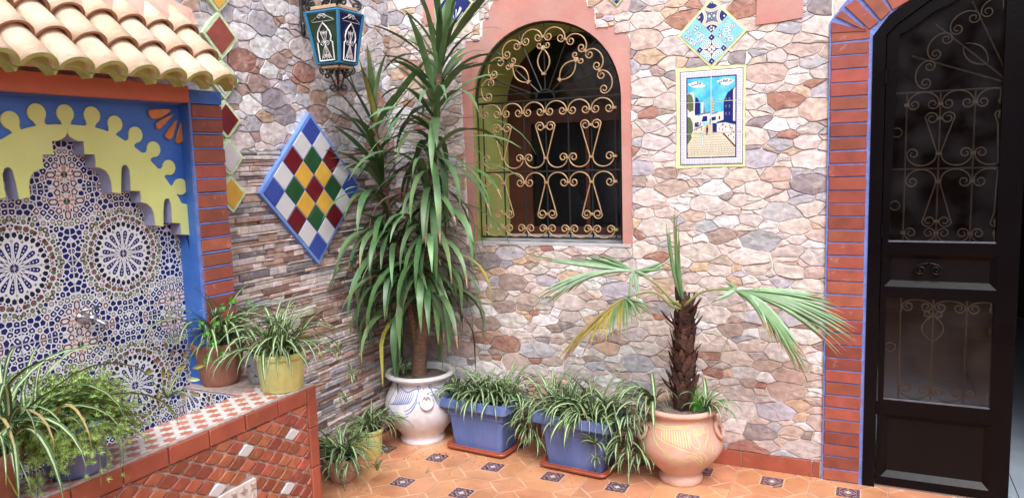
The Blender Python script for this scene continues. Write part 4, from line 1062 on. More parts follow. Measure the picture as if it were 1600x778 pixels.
for R, tries in ((.0108, 900), (.0088, 2500), (.0068, 4000), (.0046, 6000)):
    for _ in range(tries):
        u, v = rng.uniform(0, TW), rng.uniform(0, TH)
        if min(math.dist((u, v), (a, b)) - s_ for a, b, s_ in done) < R * .93: continue
        eu, ev = min(u, TW - u), min(v, TH - v)
        if eu < R * .8 or ev < R * .8: continue
        done.append((u, v, R)); fills.append((u, v, R))
allp = [(a, b, r) for a, b, r in done if r < .09]
for idx, (u, v, R) in enumerate(fills):
    poly = [(0, 0), (TW, 0), (TW, TH), (0, TH)]
    for (a, b, r) in sorted((q for q in allp if q[:2] != (u, v)), key=lambda q: math.dist(q[:2], (u, v)))[:14]:
        poly = clip_half(poly, 2 * (a - u), 2 * (b - v), (a * a + b * b - r * r) - (u * u + v * v - R * R))
        if len(poly) < 3: break
    poly = [p for p in poly if math.dist(p, (u, v)) < R * 2.6]
    if len(poly) < 3 or area(poly) < 2e-5: continue
    c = cen(poly); g_ = .0023
    q = poly       # even inset: clip by every edge moved inwards
    for i in range(len(poly)):
        p1_, p2_ = poly[i], poly[(i + 1) % len(poly)]; ex_, ey_ = p2_[0] - p1_[0], p2_[1] - p1_[1]; L2 = math.hypot(ex_, ey_)
        if L2 < 1e-6: continue
        nx_, ny_ = ey_ / L2, -ex_ / L2
        if nx_ * (c[0] - p1_[0]) + ny_ * (c[1] - p1_[1]) > 0: nx_, ny_ = -nx_, -ny_
        q = clip_half(q, nx_, ny_, nx_ * p1_[0] + ny_ * p1_[1] - g_)
        if len(q) < 3: break
    if len(q) < 3 or area(q) < 6e-6: continue
    big = area(q) > 7e-5; k_ = idx % 7
    if big and k_ == 3: rosette(*cen(q), R * .86, 8, 2, 5)
    elif big and k_ == 5: zl.append((q, 1)); zl.append((grow(q, .40), 0))
    elif big and k_ == 6: zl.append((q, 4 if idx % 2 else 3)); zl.append((grow(q, .5), 0))
    else:
        # a notch turns the cell into the arrow-like kite of the real tilework
        far_ = max(q, key=lambda p: math.dist(p, SC)); zl.append((q, 1 if big or k_ < 3 else (2, 4, 2, 1)[k_ % 4]))
        if big and k_ % 2: zl.append((grow(q, .28), 0))
zmb = MB(); zmb.box(-.0, .006, .0010, TW - .0010, .0010, TH - .0010, 0)
for poly, mi in zl:
    qx = clip_rect(poly, (.0012, TW - .0012, .0012, TH - .0012))
    if len(qx) > 2 and area(qx) > 2e-7:
        try: zmb.poly(qx, WL, None, .0062 + (.00025 if mi in (0, 5) else 0), mi)
        except Exception: pass
zme = mesh('zellige_tile', zmb, [wtile_m, clipb, blk2, mar2, grn2, beig2, pst2])
MY, MZ_ = -1.858, 1.249
ft.part('tile_backing', MB().box(-.02, TX - .0065, -3.2, YR + .012, .30, 1.84), mort_m)
for i in range(-6, 2):
    for j in range(-4, 2):
        # tile i spans MY + i*TW .. ; its medallion corner sits on an even line
        sy = 1 if i % 2 == 0 else -1; sz = 1 if j % 2 == 0 else -1
        y0 = MY + i * TW if sy == 1 else MY + (i + 1) * TW; z0 = MZ_ + j * TH if sz == 1 else MZ_ + (j + 1) * TH
        if MY + i * TW > YR: continue
        ft.inst('zellige_tile', zme, (TX - .006, y0, z0), scale=(1, sy, sz))
# roof slab and clay tiles
EX, EZ, TPX, TPZ = .295, 1.862, .0, 2.150
sl_ = Vector((EX - TPX, 0, EZ - TPZ)); SLEN = sl_.length; sd_ = sl_.normalized(); nrm = Vector((-sd_.z, 0, sd_.x)); nrm = nrm if nrm.z > 0 else -nrm
RY0, RY1 = -3.3, -1.515
rb = MB(); a_ = Vector((0, 0, TPZ)); b_2 = Vector((EX - .035, 0, EZ + .034))
vs = [(p.x, y, p.z) for y in (RY0, RY1 + .01) for p in (a_, b_2, b_2 - nrm * .03, Vector((0, 0, TPZ - .05)))]
rb.add(vs, [(0, 1, 5, 4), (1, 2, 6, 5), (2, 3, 7, 6), (0, 3, 2, 1), (4, 5, 6, 7)]); ft.part('roof_slab', rb, rmort_m)
def barrel(length, r0, r1, thick, endmat=1, seed=0):
    # local frame: x along the slope (downhill), y across, z up; crown tile open below
    mb = MB(); n = 14; L3 = []
    for (x, r) in ((0, r0), (length * .5, (r0 + r1) / 2), (length, r1)):
        for t_ in (0, thick):
            for k in range(n + 1):
                a = PI * k / n; rr = r - t_; L3.append((x, -rr * math.cos(a), rr * math.sin(a) * .92))
    m_ = n + 1; st_ = 2 * m_; fs = []; ms = []
    for s_ in range(2):
        o = s_ * st_
        for k in range(n): fs.append((o + k, o + k + 1, o + st_ + k + 1, o + st_ + k)); ms.append(0); fs.append((o + m_ + k + 1, o + m_ + k, o + st_ + m_ + k, o + st_ + m_ + k + 1)); ms.append(0)
    o = 2 * st_
    for k in range(n): fs.append((o + k, o + k + 1, o + m_ + k + 1, o + m_ + k)); ms.append(endmat)
    mb.add(L3, fs, ms); return mb
tl = barrel(SLEN / 3 * 1.18, .046, .060, .009, 1); tme = mesh('roof_tile', tl, [rtile_m, rtrim_m]); 
tlE = barrel(SLEN / 3 * 1.18, .046, .060, .017, 1); tmeE = mesh('roof_tile_eave', tlE, [rtile_m, rtend_m])
for me_ in (tme, tmeE):
    for p in me_.polygons: p.use_smooth = p.material_index == 0
ang = math.atan2(-sd_.z, sd_.x); PW = .1195; rng = random.Random(5)
rows = []
for c in range(15):
    y = RY1 - .052 - c * PW
    if y < -3.25: break
    for rI in range(3):
        s0 = SLEN * rI / 3 - (.02 if rI else .02); p = Vector((TPX, 0, TPZ)) + sd_ * s0 + nrm * (.006 + .008 * (2 - rI))
        o = ft.inst('roof_tile', tmeE if rI == 2 else tme, (p.x, y + rng.uniform(-.003, .003), p.z), rot=(rng.uniform(-.02, .02), ang - .02, rng.uniform(-.012, .012)))
# mortar valleys and the scalloped green mortar edge at the eave
mv = MB()
for c in range(16):
    y = RY1 + .008 - c * PW
    if y < -3.3: break
    p0_ = Vector((0, y, TPZ)) + nrm * .0; p1_ = Vector((EX - .012, y, EZ + .012)); mv.tube([p0_, (p0_ + p1_) / 2, p1_], .013, 6)
ft.part('mortar_valleys', mv, rmort_m)
em = MB(); pts = []
for c in range(0, 14):
    yc = RY1 - .052 - c * PW
    for k in range(13):
        a = PI * k / 12; pts.append((yc + .057 * math.cos(a), EZ + .006 + .050 * math.sin(a)))
top_p = pts; bot_p = []
for c in range(14):
    yc = RY1 - .052 - c * PW
    for k in range(13):
        a = PI * k / 12; bot_p.append((yc + (.057 + .0) * math.cos(a), EZ - .012 + .034 * math.sin(a) ** 1.5 ))
n = len(top_p); f0 = [(EX + .000, *p) for p in top_p] + [(EX - .004, *p) for p in bot_p] + [(EX - .05, *p) for p in bot_p]
em.add(f0, [(i, i + 1, n + i + 1, n + i) for i in range(n - 1)] + [(n + i, n + i + 1, 2 * n + i + 1, 2 * n + i) for i in range(n - 1)]); ft.part('eave_mortar', em, rtend_m)
# lumpy pink mortar along the top of the roof
tb = MB(); ny = 46; prof = 6; vs = []
for i in range(ny + 1):
    y = RY1 + .05 - (RY1 + .05 + 3.3) * i / ny
    end = max(0, 1 - i / 3.)
    for k in range(prof + 1):
        t = k / prof; base = Vector((.0, y, TPZ + .10 - end * .03)) * (1 - t) + (Vector((TPX, y, TPZ)) + sd_ * (.10 - .03 * end) + nrm * .040) * t
        b2 = noise.noise(Vector((y * 9, k * .8, 3))) * .020 + noise.noise(Vector((y * 28, k * 2.1, 5))) * .008; vs.append(base + nrm * (b2 + .018 * math.sin(PI * t)) + sd_ * (.02 * noise.noise(Vector((y * 12, 9, 1))) * t))
tb.add(vs, [(i * (prof + 1) + k, i * (prof + 1) + k + 1, (i + 1) * (prof + 1) + k + 1, (i + 1) * (prof + 1) + k) for i in range(ny) for k in range(prof)]); ft.part('roof_mortar', tb, rmort_m, smooth=True)
# chrome tap
tp = MB(); tb_ = Vector((TX + .002, -2.045, 1.045))
t_o = ft.part('tap', MB().lathe([(.0001, 0), (.022, .0), (.020, .006), (.013, .010), (.013, .045), (.016, .05), (.016, .07), (.0001, .072)], n=16), chrome_m, smooth=True)
t_o.rotation_euler = (0, PI / 2, 0); t_o.location = tb_ - ft.loc
# (mesh was made relative to the root; undo that for the rotated body)
me_ = t_o.data
for v in me_.vertices: v.co += ft.loc
ft.part('tap_spout', MB().tube([tb_ + Vector(p) for p in ((.045, 0, 0), (.075, .0, -.002), (.098, .012, -.018), (.102, .016, -.036))], [.010, .010, .009, .010], 10), chrome_m, smooth=True)
ft.part('tap_lever', MB().tube([tb_ + Vector(p) for p in ((.052, 0, .012), (.052, 0, .030), (.050, -.002, .034))], [.006, .006, .012], 10).tube([tb_ + Vector(p) for p in ((.05, -.03, .032), (.05, .03, .036))], .006, 8), chrome_m, smooth=True)

# ------------------------------------------------------------------ the planter basin in front of the fountain
PXF, PTOP, YE = .54, .680, -1.430
bs2 = Thing('tiled_basin', 'low basin wall clad in small red clay diamonds with a star-tiled ledge', 'planter', (PXF, -1.9, 0))
core = MB().box(.348, PXF - .016, -3.6, YE + .003, 0, PTOP - .008); core.box(.0405, .348, -1.640, YE + .003, 0, PTOP - .008)
bs2.part('basin_wall', core, mort_m)
bs2.part('mortar_face', MB().box(PXF - .018, PXF - .010, -3.6, YE - .001, 0, PTOP - .004), mort_m)
bs2.part('basin_bottom', MB().box(.0, .348, -3.6, -1.64, .30, .34), mort_m)
bs2.part('ledge_top', MB().box(.342, PXF - .014, -3.6, YE + .001, PTOP - .008, PTOP - .002, 0), wstar_m)
bs2.part('side_ledge', MB().box(.042, .342, -1.646, YE + .001, PTOP - .008, PTOP - .001, 0, .002), mort_m)
# inner face of the side ledge carries the same zellige
for i in range(2):
    for j in (-1, -2):
        o = bs2.inst('zellige_tile', zme, (.055 + (i if i % 2 == 0 else i + 1) * TW - (0), -1.641, PTOP - .01 + (j if j % 2 == 0 else j + 1) * TH), rot=(0, 0, -PI / 2), scale=(1, 1 if i % 2 == 0 else -1, 1 if j % 2 == 0 else -1))
# front: border tiles along the top and down the end
y = YE - .048; rng = random.Random(8)
while y > -3.55:
    y0 = max(y - .1635, -3.56); bs2.part('border_tile', MB().box(PXF - .012, PXF + rng.uniform(-.001, .001), y0 + .0022, y - .0022, PTOP - .066, PTOP - .008, 0, .003), skirt_m); y -= .1648
z = PTOP - .008
for hgt in (.165, .165, .165, .165):
    z0 = max(z - hgt, .005); bs2.part('border_tile', MB().box(PXF - .012, PXF + .001, YE - .0475, YE - .002, z0 + .0025, z, 0, .003), skirt_m); z = z0
bs2.part('corner_edge', MB().box(PXF - .020, PXF - .002, YE - .001, YE + .006, .0, PTOP - .006, 0, .002), skirt_m)
bs2.part('ledge_mortar', MB().box(PXF - .020, PXF - .004, -3.6, YE, PTOP - .0085, PTOP + .0006, 0, .002), mort_m)
# diamond field
A2, B2 = Vector((.0485, -.0275)), Vector((-.0470, -.0298)); O2 = Vector((-1.570, .517)); white = set()
def keepclip(poly):
    return clip_rect(poly, (-3.55, YE - .052, .004, PTOP - .071))
wl = [(0, 0), (-3, 2), (-6, 4), (-9, 6), (-12, 8)]
rng = random.Random(23); nn = 0
cands = []
for i in range(-60, 61):
    for j in range(-60, 61):
        c = O2 + A2 * i + B2 * j
        if -3.5 < c.x < -1.40 and 0 < c.y < .66: cands.append((i, j, c))
def is_white(i, j):
    # whites measured: (0,0), (-3,2), (-6,4), then rows of them repeat further down
    for (a, b) in ((0, 0), (-3, 2), (-6, 4), (-9, 6), (-12, 8), (3, 5), (0, 7), (-3, 9), (-4, 4), (6, 10)):
        pass
    y, z = (O2 + A2 * i + B2 * j)
    for (wy, wz) in WHT:
        if abs(y - wy) < .022 and abs(z - wz) < .013: return True
    return False
WHT = [(-1.570, .517), (-1.821, .547), (-2.102, .564), (-1.959, .463), (-1.618, .308), (-1.70, .22), (-2.30, .40), (-2.10, .25), (-1.60, .10), (-2.5, .52)]
cands.sort(key=lambda t: (t[2].y < .3, abs(t[2].x + 1.7)))
restm = MB()
for i, j, c in cands:
    h = .445; u = [c + A2 * h * a + B2 * h * b for a, b in ((1, 1), (-1, 1), (-1, -1), (1, -1))]
    if -1.955 < c.x < -1.775 and c.y < .432: continue
    jit = [(p.x + rng.uniform(-.0012, .0012), p.y + rng.uniform(-.0012, .0012)) for p in u]
    sm = []
    for k in range(4):
        p, q_ = jit[k], jit[(k + 1) % 4]; sm += [(p[0] * .88 + q_[0] * .12, p[1] * .88 + q_[1] * .12), (p[0] * .12 + q_[0] * .88, p[1] * .12 + q_[1] * .88)]
    sm = keepclip(sm)
    if len(sm) < 3 or area(sm) < .00008: continue
    wt = is_white(i, j); nn += 1
    tl_ = rng.uniform(-.0016, .0016), rng.uniform(-.0016, .0016)
    if nn < 296: quad_brick(bs2, sm, lambda a, b, h, c=c, t=tl_: WL(a, b, h + (t[0] * (a - c.x) / .03 + t[1] * (b - c.y) / .03 if h > PXF - .006 else 0)), PXF - .012, PXF + rng.uniform(-.0055, -.003), twht if wt else zel_m, name='clay_diamond', bev=.003)
    else:
        cc = cen(sm); n = len(sm); restm.add([WL(p[0], p[1], PXF - .012) for p in sm] + [WL(p[0], p[1], PXF - .003) for p in sm], [(k, (k + 1) % n, n + (k + 1) % n, n + k) for k in range(n)] + [tuple(range(n, 2 * n))])
if restm.f: bs2.part('small_clay_diamonds', restm, zel_m, kind='stuff')
# carved white plaque low on the front
pq = [(-1.955, .385), (-1.790, .430), (-1.783, .435), (-1.783, .20), (-1.955, .20)]
bs2.part('white_plaque', MB().poly(rect(-1.952, -1.781, .20, .428), WL, PXF - .012, PXF + .002), wstar_m)
rng = random.Random(6)
for k in range(4):
    for j in range(5):
        cx, cz_ = -1.934 + k * .045, .225 + j * .045
        bs2.part('plaque_carving', MB().poly(star(cx, cz_, .017, .008, 4, PI / 4 * (k + j)), WL, PXF + .001, PXF + .006), mort_m)
# ledge: pink-red stars set in white
k = 0; y = YE - .03; row = 0
def st6(cx, cy): # flattened six-pointed lozenge star
    return [(cx + x, cy + y) for x, y in ((-.027, 0), (-.013, .009), (-.012, .0215), (0, .016), (.012, .0215), (.013, .009), (.027, 0), (.013, -.009), (.012, -.0215), (0, -.016), (-.012, -.0215), (-.013, -.009))]
LG = lambda u, v, h: (u, v, h)
while y > -3.4:
    for c in range(4):
        x = .352 + c * .098 + (0 if row % 2 == 0 else .049)
        poly = clip_rect([(x + (p[1]), y + p[0]) for p in st6(0, 0)], (.344, PXF - .021, -3.5, YE - .002))
        if len(poly) > 2 and area(poly) > .0001: bs2.part('star_tile', MB().poly(poly, LG, PTOP - .004, PTOP - .0012), rstar_m)
    y -= .0335; row += 1
# ------------------------------------------------------------------ pots
def pot(name, label, cat, c, prof, mats, n=48, fx=None, inner=None, soil=soil_m, soil_z=None, soil_r=None, rim=None, group=None):
    T = Thing(name, label, cat, c, group=group); cx, cy, cz = c
    T.part('body', MB().lathe(prof, c, n, fx=fx, caps=(1, 0)), mats, smooth=True)
    if rim: T.part('rim', MB().lathe(rim, c, n), mats, smooth=True)
    if soil_z:
        so_ = MB(); k = 10; vs = [(cx, cy, cz + soil_z + .012)]; m_ = 24
        for i in range(1, k + 1):
            for j in range(m_):
                a = 2 * PI * j / m_; r = soil_r * i / k; vs.append((cx + r * math.cos(a), cy + r * math.sin(a), cz + soil_z + .010 * (1 - i / k) + .007 * noise.noise(Vector((math.cos(a) * r * 60, math.sin(a) * r * 60, 4)))))
        fs = [(0, 1 + j, 1 + (j + 1) % m_) for j in range(m_)] + [(1 + (i - 1) * m_ + j, 1 + i * m_ + j, 1 + i * m_ + (j + 1) % m_, 1 + (i - 1) * m_ + (j + 1) % m_) for i in range(1, k) for j in range(m_)]
        T.part('soil', so_.add(vs, fs), soil, smooth=True)
    return T
def on_body(prof, z):        # radius of a lathe profile at height z (outer side)
    best = None
    for (r0, z0), (r1, z1) in zip(prof[:-1], prof[1:]):
        if (z0 - z) * (z1 - z) <= 0 and z0 != z1:
            r = r0 + (r1 - r0) * (z - z0) / (z1 - z0)
            if best is None or r > best: best = r
    return best or .1
def ring_handle(T, c, ang, r, z, R=.034, t=.0095, mat=None, prof=None):
    def at(u, zz, off): rr = on_body(prof, zz) + off; a = ang + u / rr; return Vector((c[0] + rr * math.cos(a), c[1] + rr * math.sin(a), c[2] + zz))
    top_off = .012; pts = []
    for k in range(25):
        a = 2 * PI * k / 24; zz = z - R + R * math.sin(a); pts.append(at(R * .92 * math.cos(a), zz, t + .004))
    T.part('ring_handle', MB().tube(pts, t, 8), mat, smooth=True)
    T.part('ring_lug', MB().tube([at(0, z + .026, -.002), at(0, z + .018, .018), at(0, z + .002, .030), at(0, z - .012, .016), at(0, z - .018, -.004)], [.009, .009, .008, .008, .008], 8), mat, smooth=True)
def smooth_prof(p, it=2):
    for _ in range(it):
        o = [p[0]]
        for a, b in zip(p[:-1], p[1:]): o += [(a[0] * .75 + b[0] * .25, a[1] * .75 + b[1] * .25), (a[0] * .25 + b[0] * .75, a[1] * .25 + b[1] * .75)]
        o.append(p[-1]); p = o
    return p
def brush(T, c, prof, strokes, mat, wd=.0045, name='brushed_line', n=6):
    # strokes: lists of (angle rad, z) laid on the body 1 mm proud
    for st_ in strokes:
        sd = len(st_) * 2 if len(st_) < 6 else len(st_); pts = []
        # Catmull-Rom
        P_ = [st_[0]] + list(st_) + [st_[-1]]
        for i in range(1, len(P_) - 2):
            for k in range(5):
                t = k / 5; q = []
                for d in (0, 1):
                    a, b, e, g = P_[i - 1][d], P_[i][d], P_[i + 1][d], P_[i + 2][d]
                    q.append(.5 * (2 * b + (e - a) * t + (2 * a - 5 * b + 4 * e - g) * t * t + (3 * b - a - 3 * e + g) * t ** 3))
                pts.append(q)
        pts.append(list(st_[-1])); vs = []; N = len(pts)
        for i, (a, z) in enumerate(pts):
            a0, z0 = pts[max(i - 1, 0)]; a1, z1 = pts[min(i + 1, N - 1)]; r = on_body(prof, z) ; dx, dz = (a1 - a0) * r, z1 - z0; L2 = math.hypot(dx, dz) or 1
            w_ = wd * (.35 + .65 * math.sin(PI * (i + .6) / (N + .2))); nx, nz = -dz / L2 * w_, dx / L2 * w_
            for s_ in (-1, 1):
                aa, zz = a + s_ * nx / r, z + s_ * nz; rr = on_body(prof, zz) + .0013; vs.append((c[0] + rr * math.cos(aa), c[1] + rr * math.sin(aa), c[2] + zz))
        T.part(name, MB().add(vs, [(2 * i, 2 * i + 1, 2 * i + 3, 2 * i + 2) for i in range(N - 1)]), mat)
# white glazed pot in the corner
WP = (.275, -.245, 0)
wprof = smooth_prof([(.122, .0), (.128, .012), (.118, .035), (.135, .065), (.178, .115), (.204, .175), (.203, .235), (.182, .290), (.158, .325), (.152, .345), (.165, .362), (.190, .372), (.198, .384), (.192, .396), (.172, .398), (.160, .388), (.156, .36)])
wp = pot('white_pot', 'big white glazed pot with blue brush strokes in the wall corner', 'pot', WP, wprof, wpot_m, soil=gravel_m, soil_z=.362, soil_r=.158)
A0 = math.atan2(CAM.y - WP[1], CAM.x - WP[0])
ring_handle(wp, WP, A0 + .13, .178, .305, mat=wpot_m, prof=wprof)
for sd in (-1, 1):
    b0 = A0 + .13 + sd * .20
    st_ = [[(b0, .330), (b0 + sd * .05, .300), (b0 + sd * .10, .262), (b0 + sd * .24, .222), (b0 + sd * .40, .205)], [(b0 + sd * .02, .332), (b0 + sd * .12, .275), (b0 + sd * .26, .238), (b0 + sd * .42, .222)], [(b0 + sd * .05, .334), (b0 + sd * .20, .330), (b0 + sd * .42, .318), (b0 + sd * .75, .342)]]
    for k in range(9):
        a = b0 + sd * (.16 + .075 * k); st_.append([(a, .322 + .001 * k), (a + sd * .03, .300 - .004 * k), (a + sd * .10, .272 - .003 * k), (a + sd * .20, .262 - .002 * k)])
    st_.append([(b0 + sd * .30, .200), (b0 + sd * .5, .185), (b0 + sd * .8, .200), (b0 + sd * 1.0, .230)]); st_.append([(b0 + sd * .95, .335), (b0 + sd * 1.0, .28), (b0 + sd * 1.1, .22)])
    st_.append([(b0 + .045 * math.cos(t), .342 + .010 * math.sin(t)) for t in [2 * PI * k / 8 for k in range(9)]])
    brush(wp, WP, wprof, st_, spot_m, .0035)
# pink terracotta pot with yellow slip drawing
TP = (1.745, -.262, 0)
tprof = smooth_prof([(.098, .0), (.104, .010), (.104, .030), (.090, .048), (.112, .070), (.160, .115), (.196, .165), (.200, .215), (.186, .265), (.166, .305), (.158, .330), (.166, .348), (.180, .356), (.184, .366), (.178, .378), (.160, .378), (.150, .366), (.148, .34)])
tp_ = pot('terracotta_pot', 'big pink terracotta pot with yellow line drawing, holding the small palm', 'pot', TP, tprof, tpot_m, soil=gravel_m, soil_z=.346, soil_r=.151)
A1 = math.atan2(CAM.y - TP[1], CAM.x - TP[0])
ring_handle(tp_, TP, A1 - 1.12, .180, .300, mat=tpot_m, prof=tprof); ring_handle(tp_, TP, A1 + 1.2, .176, .315, mat=tpot_m, prof=tprof)
def TA(x, y):   # drawing measured on the body: x -1..1 across the pot, y = height
    return (A1 + math.asin(max(-.98, min(.98, x))), y)
ys = [[TA(-.80, .335), TA(-.66, .315), TA(-.35, .312), TA(-.10, .318), TA(.12, .320), TA(.40, .330), TA(.72, .345)], [TA(-.80, .342), TA(-.66, .305), TA(-.35, .303), TA(-.10, .310), TA(.12, .311), TA(.42, .322)],
      [TA(-.68, .320), TA(-.64, .285), TA(-.55, .262), TA(-.40, .250), TA(-.10, .232), (TA(.15, .215)), TA(.38, .195), TA(.52, .160)],
      [TA(-.74, .310), TA(-.70, .280), TA(-.60, .245), TA(-.45, .215), TA(-.28, .200), TA(-.26, .180), TA(-.10, .175)], [TA(-.70, .300), TA(-.66, .262), TA(-.55, .235), TA(-.40, .205), TA(-.30, .182), TA(-.16, .165), TA(-.04, .172)],
      [TA(-.10, .195), TA(-.06, .165), TA(.06, .150), TA(.18, .152)], [TA(-.12, .198), TA(-.04, .178), TA(.06, .165), TA(.17, .160)], [TA(.10, .190), TA(.20, .198), TA(.34, .188), TA(.44, .165), TA(.55, .125)], [TA(.08, .184), TA(.20, .190), TA(.32, .175), TA(.44, .145), TA(.55, .120)],
      [TA(.42, .210), TA(.55, .190), TA(.60, .155), TA(.57, .128)], [TA(.42, .210), TA(.46, .18), TA(.52, .145), TA(.57, .128)],
      [TA(.24, .300), TA(.22, .270), TA(.30, .238), TA(.40, .225), TA(.44, .245), TA(.36, .280), TA(.24, .305)], [TA(.55, .210), TA(.57, .24), TA(.66, .27), TA(.70, .30)], [TA(.62, .215), TA(.66, .235), TA(.72, .225), (TA(.72, .195)), TA(.80, .19), TA(.84, .215)]]
for k in range(11): x = -.50 + .066 * k; ys.append([TA(x, .303), TA(x + .015, .285), TA(x + .045, .265 - .003 * k), TA(x + .06, .258 - .003 * k)])
for k in range(6): x = .34 + .05 * k; ys.append([TA(x, .312), TA(x + .02, .29), TA(x + .05, .272 + .004 * k)])
brush(tp_, TP, tprof, ys, ypaint_m, .0027)
# yellow ribbed plastic pots
def ribbed(cz=0): return lambda a, z: 1 + (.018 if (a * 16 / (2 * PI)) % 1 < .5 else 0) * (1 if .012 < z < .128 else 0)
YP = (.452, -1.520, PTOP)
yprof = [(.078, .0), (.080, .006), (.080, .012), (.0815, .014), (.089, .126), (.089, .128), (.096, .129), (.098, .134), (.099, .148), (.096, .152), (.090, .151), (.088, .13)]
yp = pot('yellow_pot', 'yellow plastic pot standing on the near corner of the basin ledge', 'pot', YP, yprof, ply_m, n=64, fx=ribbed(), soil_z=.132, soil_r=.089)
YP2 = (.130, -.570, 0)
yp2 = pot('yellow_pot', 'small yellow plastic pot on the floor in front of the white pot', 'pot', YP2, [(r * .92, z * 1.02) for r, z in yprof], ply_m, n=64, fx=ribbed(), soil_z=.136, soil_r=.082)
# blue round pot at the left on the ledge, grey one beside it
BP = (.452, -2.385, PTOP)
bpf = [(.074, .0), (.077, .008), (.088, .125), (.090, .135), (.098, .137), (.099, .158), (.094, .160), (.090, .15)]
bp_ = pot('blue_pot', 'round blue plastic pot on the ledge overgrown by feathery sedum', 'pot', BP, bpf, plb_m, soil_z=.145, soil_r=.090)
GP = (.44, -2.64, PTOP)
gp = pot('clay_pot', 'plain clay pot at the left edge hidden under striped leaves', 'pot', GP, [(.075, 0), (.095, .12), (.100, .15), (.094, .15), (.09, .13)], bpot_m, soil_z=.135, soil_r=.09)
# worn brown clay pot on the side ledge, pale crackled pot behind the yellow one
CP = (.150, -1.545, PTOP)
lump = lambda a, z: 1 + .05 * noise.noise(Vector((math.cos(a) * 2, math.sin(a) * 2, z * 14)))
cp = pot('clay_pot', 'worn brown clay pot on the side ledge against the brick column', 'pot', CP, smooth_prof([(.070, .0), (.074, .008), (.083, .06), (.094, .13), (.104, .155), (.106, .172), (.098, .176), (.090, .165), (.088, .14)], 1), bpot_m, fx=lump, soil_z=.155, soil_r=.09)
crk = M('pale_crackled_clay', (.36, .38, .42), .8, .15, 20, .4, 40, col2=(.05, .05, .05), mixs=26, mixr=(.60, .64))
KP = (.115, -1.335 + 0, .60)
kp_ = pot('stone_pot', 'small pale crackled pot between the brown clay pot and the yellow pot', 'pot', (.300, -1.478, PTOP), smooth_prof([(.040, 0), (.046, .01), (.052, .06), (.050, .11), (.046, .13), (.042, .13), (.04, .12)], 1), crk, soil_z=.118, soil_r=.043)
# terracotta bowl low behind the basin end
LP = (.205, -.880, 0)
tb2 = pot('terracotta_pot', 'small terracotta bowl on the floor behind the end of the basin', 'pot', LP, smooth_prof([(.05, .0), (.055, .006), (.075, .05), (.088, .10), (.094, .125), (.088, .130), (.082, .12)], 1), tpot_m, soil_z=.112, soil_r=.082)

# blue troughs on saucers
def trough(loc, rz, label, slabel):
    T = Thing('planter_trough', label, 'planter', loc, group='blue troughs against the wall'); T.o.rotation_euler = (0, 0, rz)
    T.loc = Vector((0, 0, 0))
    w0, w1, d0, d1, H = .150, .186, .085, .112, .265
    def ringr(w_, d_, z, r=.022, n=4):
        o = []
        for cx, cy, a0 in ((w_ - r, d_ - r, 0), (-w_ + r, d_ - r, PI / 2), (-w_ + r, -d_ + r, PI), (w_ - r, -d_ + r, 3 * PI / 2)):
            for k in range(n + 1): a = a0 + PI / 2 * k / n; o.append((cx + r * math.cos(a), cy + r * math.sin(a), z))
        return o
    def loft(rings, cap0=True):
        mb = MB(); n = len(rings[0]); vs = [p for r in rings for p in r]; fs = [(i * n + k, i * n + (k + 1) % n, (i + 1) * n + (k + 1) % n, (i + 1) * n + k) for i in range(len(rings) - 1) for k in range(n)]
        if cap0: fs.append(tuple(range(n - 1, -1, -1)))
        return mb.add(vs, fs)
    z0 = .026
    T.part('body', loft([ringr(w0, d0, z0), ringr(w0 + (w1 - .012 - w0) * .80, d0 + (d1 - .012 - d0) * .80, z0 + .165), ringr(w1 - .008, d1 - .010, z0 + .170), ringr(w1 - .006, d1 - .008, z0 + H - .043)]), plb_m)
    T.part('rim', loft([ringr(w1 - .007, d1 - .009, z0 + H - .044), ringr(w1 + .022, d1 + .018, z0 + H - .050), ringr(w1 + .026, d1 + .022, z0 + H - .045), ringr(w1 + .022, d1 + .018, z0 + H - .002), ringr(w1 + .016, d1 + .012, z0 + H), ringr(w1 - .004, d1 - .006, z0 + H - .004), ringr(w1 - .012, d1 - .014, z0 + H - .04)], False), plb_m, smooth=False)
    for k in range(9): 
        x = -w0 * .8 + k * w0 * .2; T.part('rib', MB().tube([(x * 1.0, -d0 - .0008, z0 + .02), (x * 1.08, -(d0 + (d1 - .012 - d0) * .72), z0 + .15)], .0016, 4), plb_m)
    T.part('soil', MB().add(ringr(w1 - .012, d1 - .014, z0 + H - .035), [tuple(range(20))]), soil_m)
    S = Thing('saucer', slabel, 'saucer', loc, group='terracotta coloured saucers'); S.o.rotation_euler = (0, 0, rz); S.loc = Vector((0, 0, 0))
    S.part('tray', loft([ringr(w0 + .012, d0 + .010, .0005, .03), ringr(w0 + .028, d0 + .026, .010, .03), ringr(w0 + .034, d0 + .032, .036, .03), ringr(w0 + .026, d0 + .024, .037, .03), ringr(w0 + .018, d0 + .016, .016, .03)]), plt_m)
    S.part('tray_floor', MB().add(ringr(w0 + .018, d0 + .016, .0165, .03), [tuple(range(20))]), plt_m)
    S.part('moulded_band', loft([ringr(w0 + .0285, d0 + .0265, .012, .03), ringr(w0 + .0345, d0 + .0325, .018, .03), ringr(w0 + .0355, d0 + .0335, .024, .03), ringr(w0 + .0315, d0 + .0295, .030, .03)], False), plt_m)
    return T
TR1, TR2 = (.672, -.245, 0), (1.245, -.295, 0)
trough(TR1, math.radians(-5), 'blue plastic trough next to the white pot, first from the corner', 'terracotta coloured saucer under the trough next to the white pot')
trough(TR2, math.radians(-6), 'blue plastic trough between the other trough and the terracotta pot', 'terracotta coloured saucer under the trough nearest the terracotta pot')

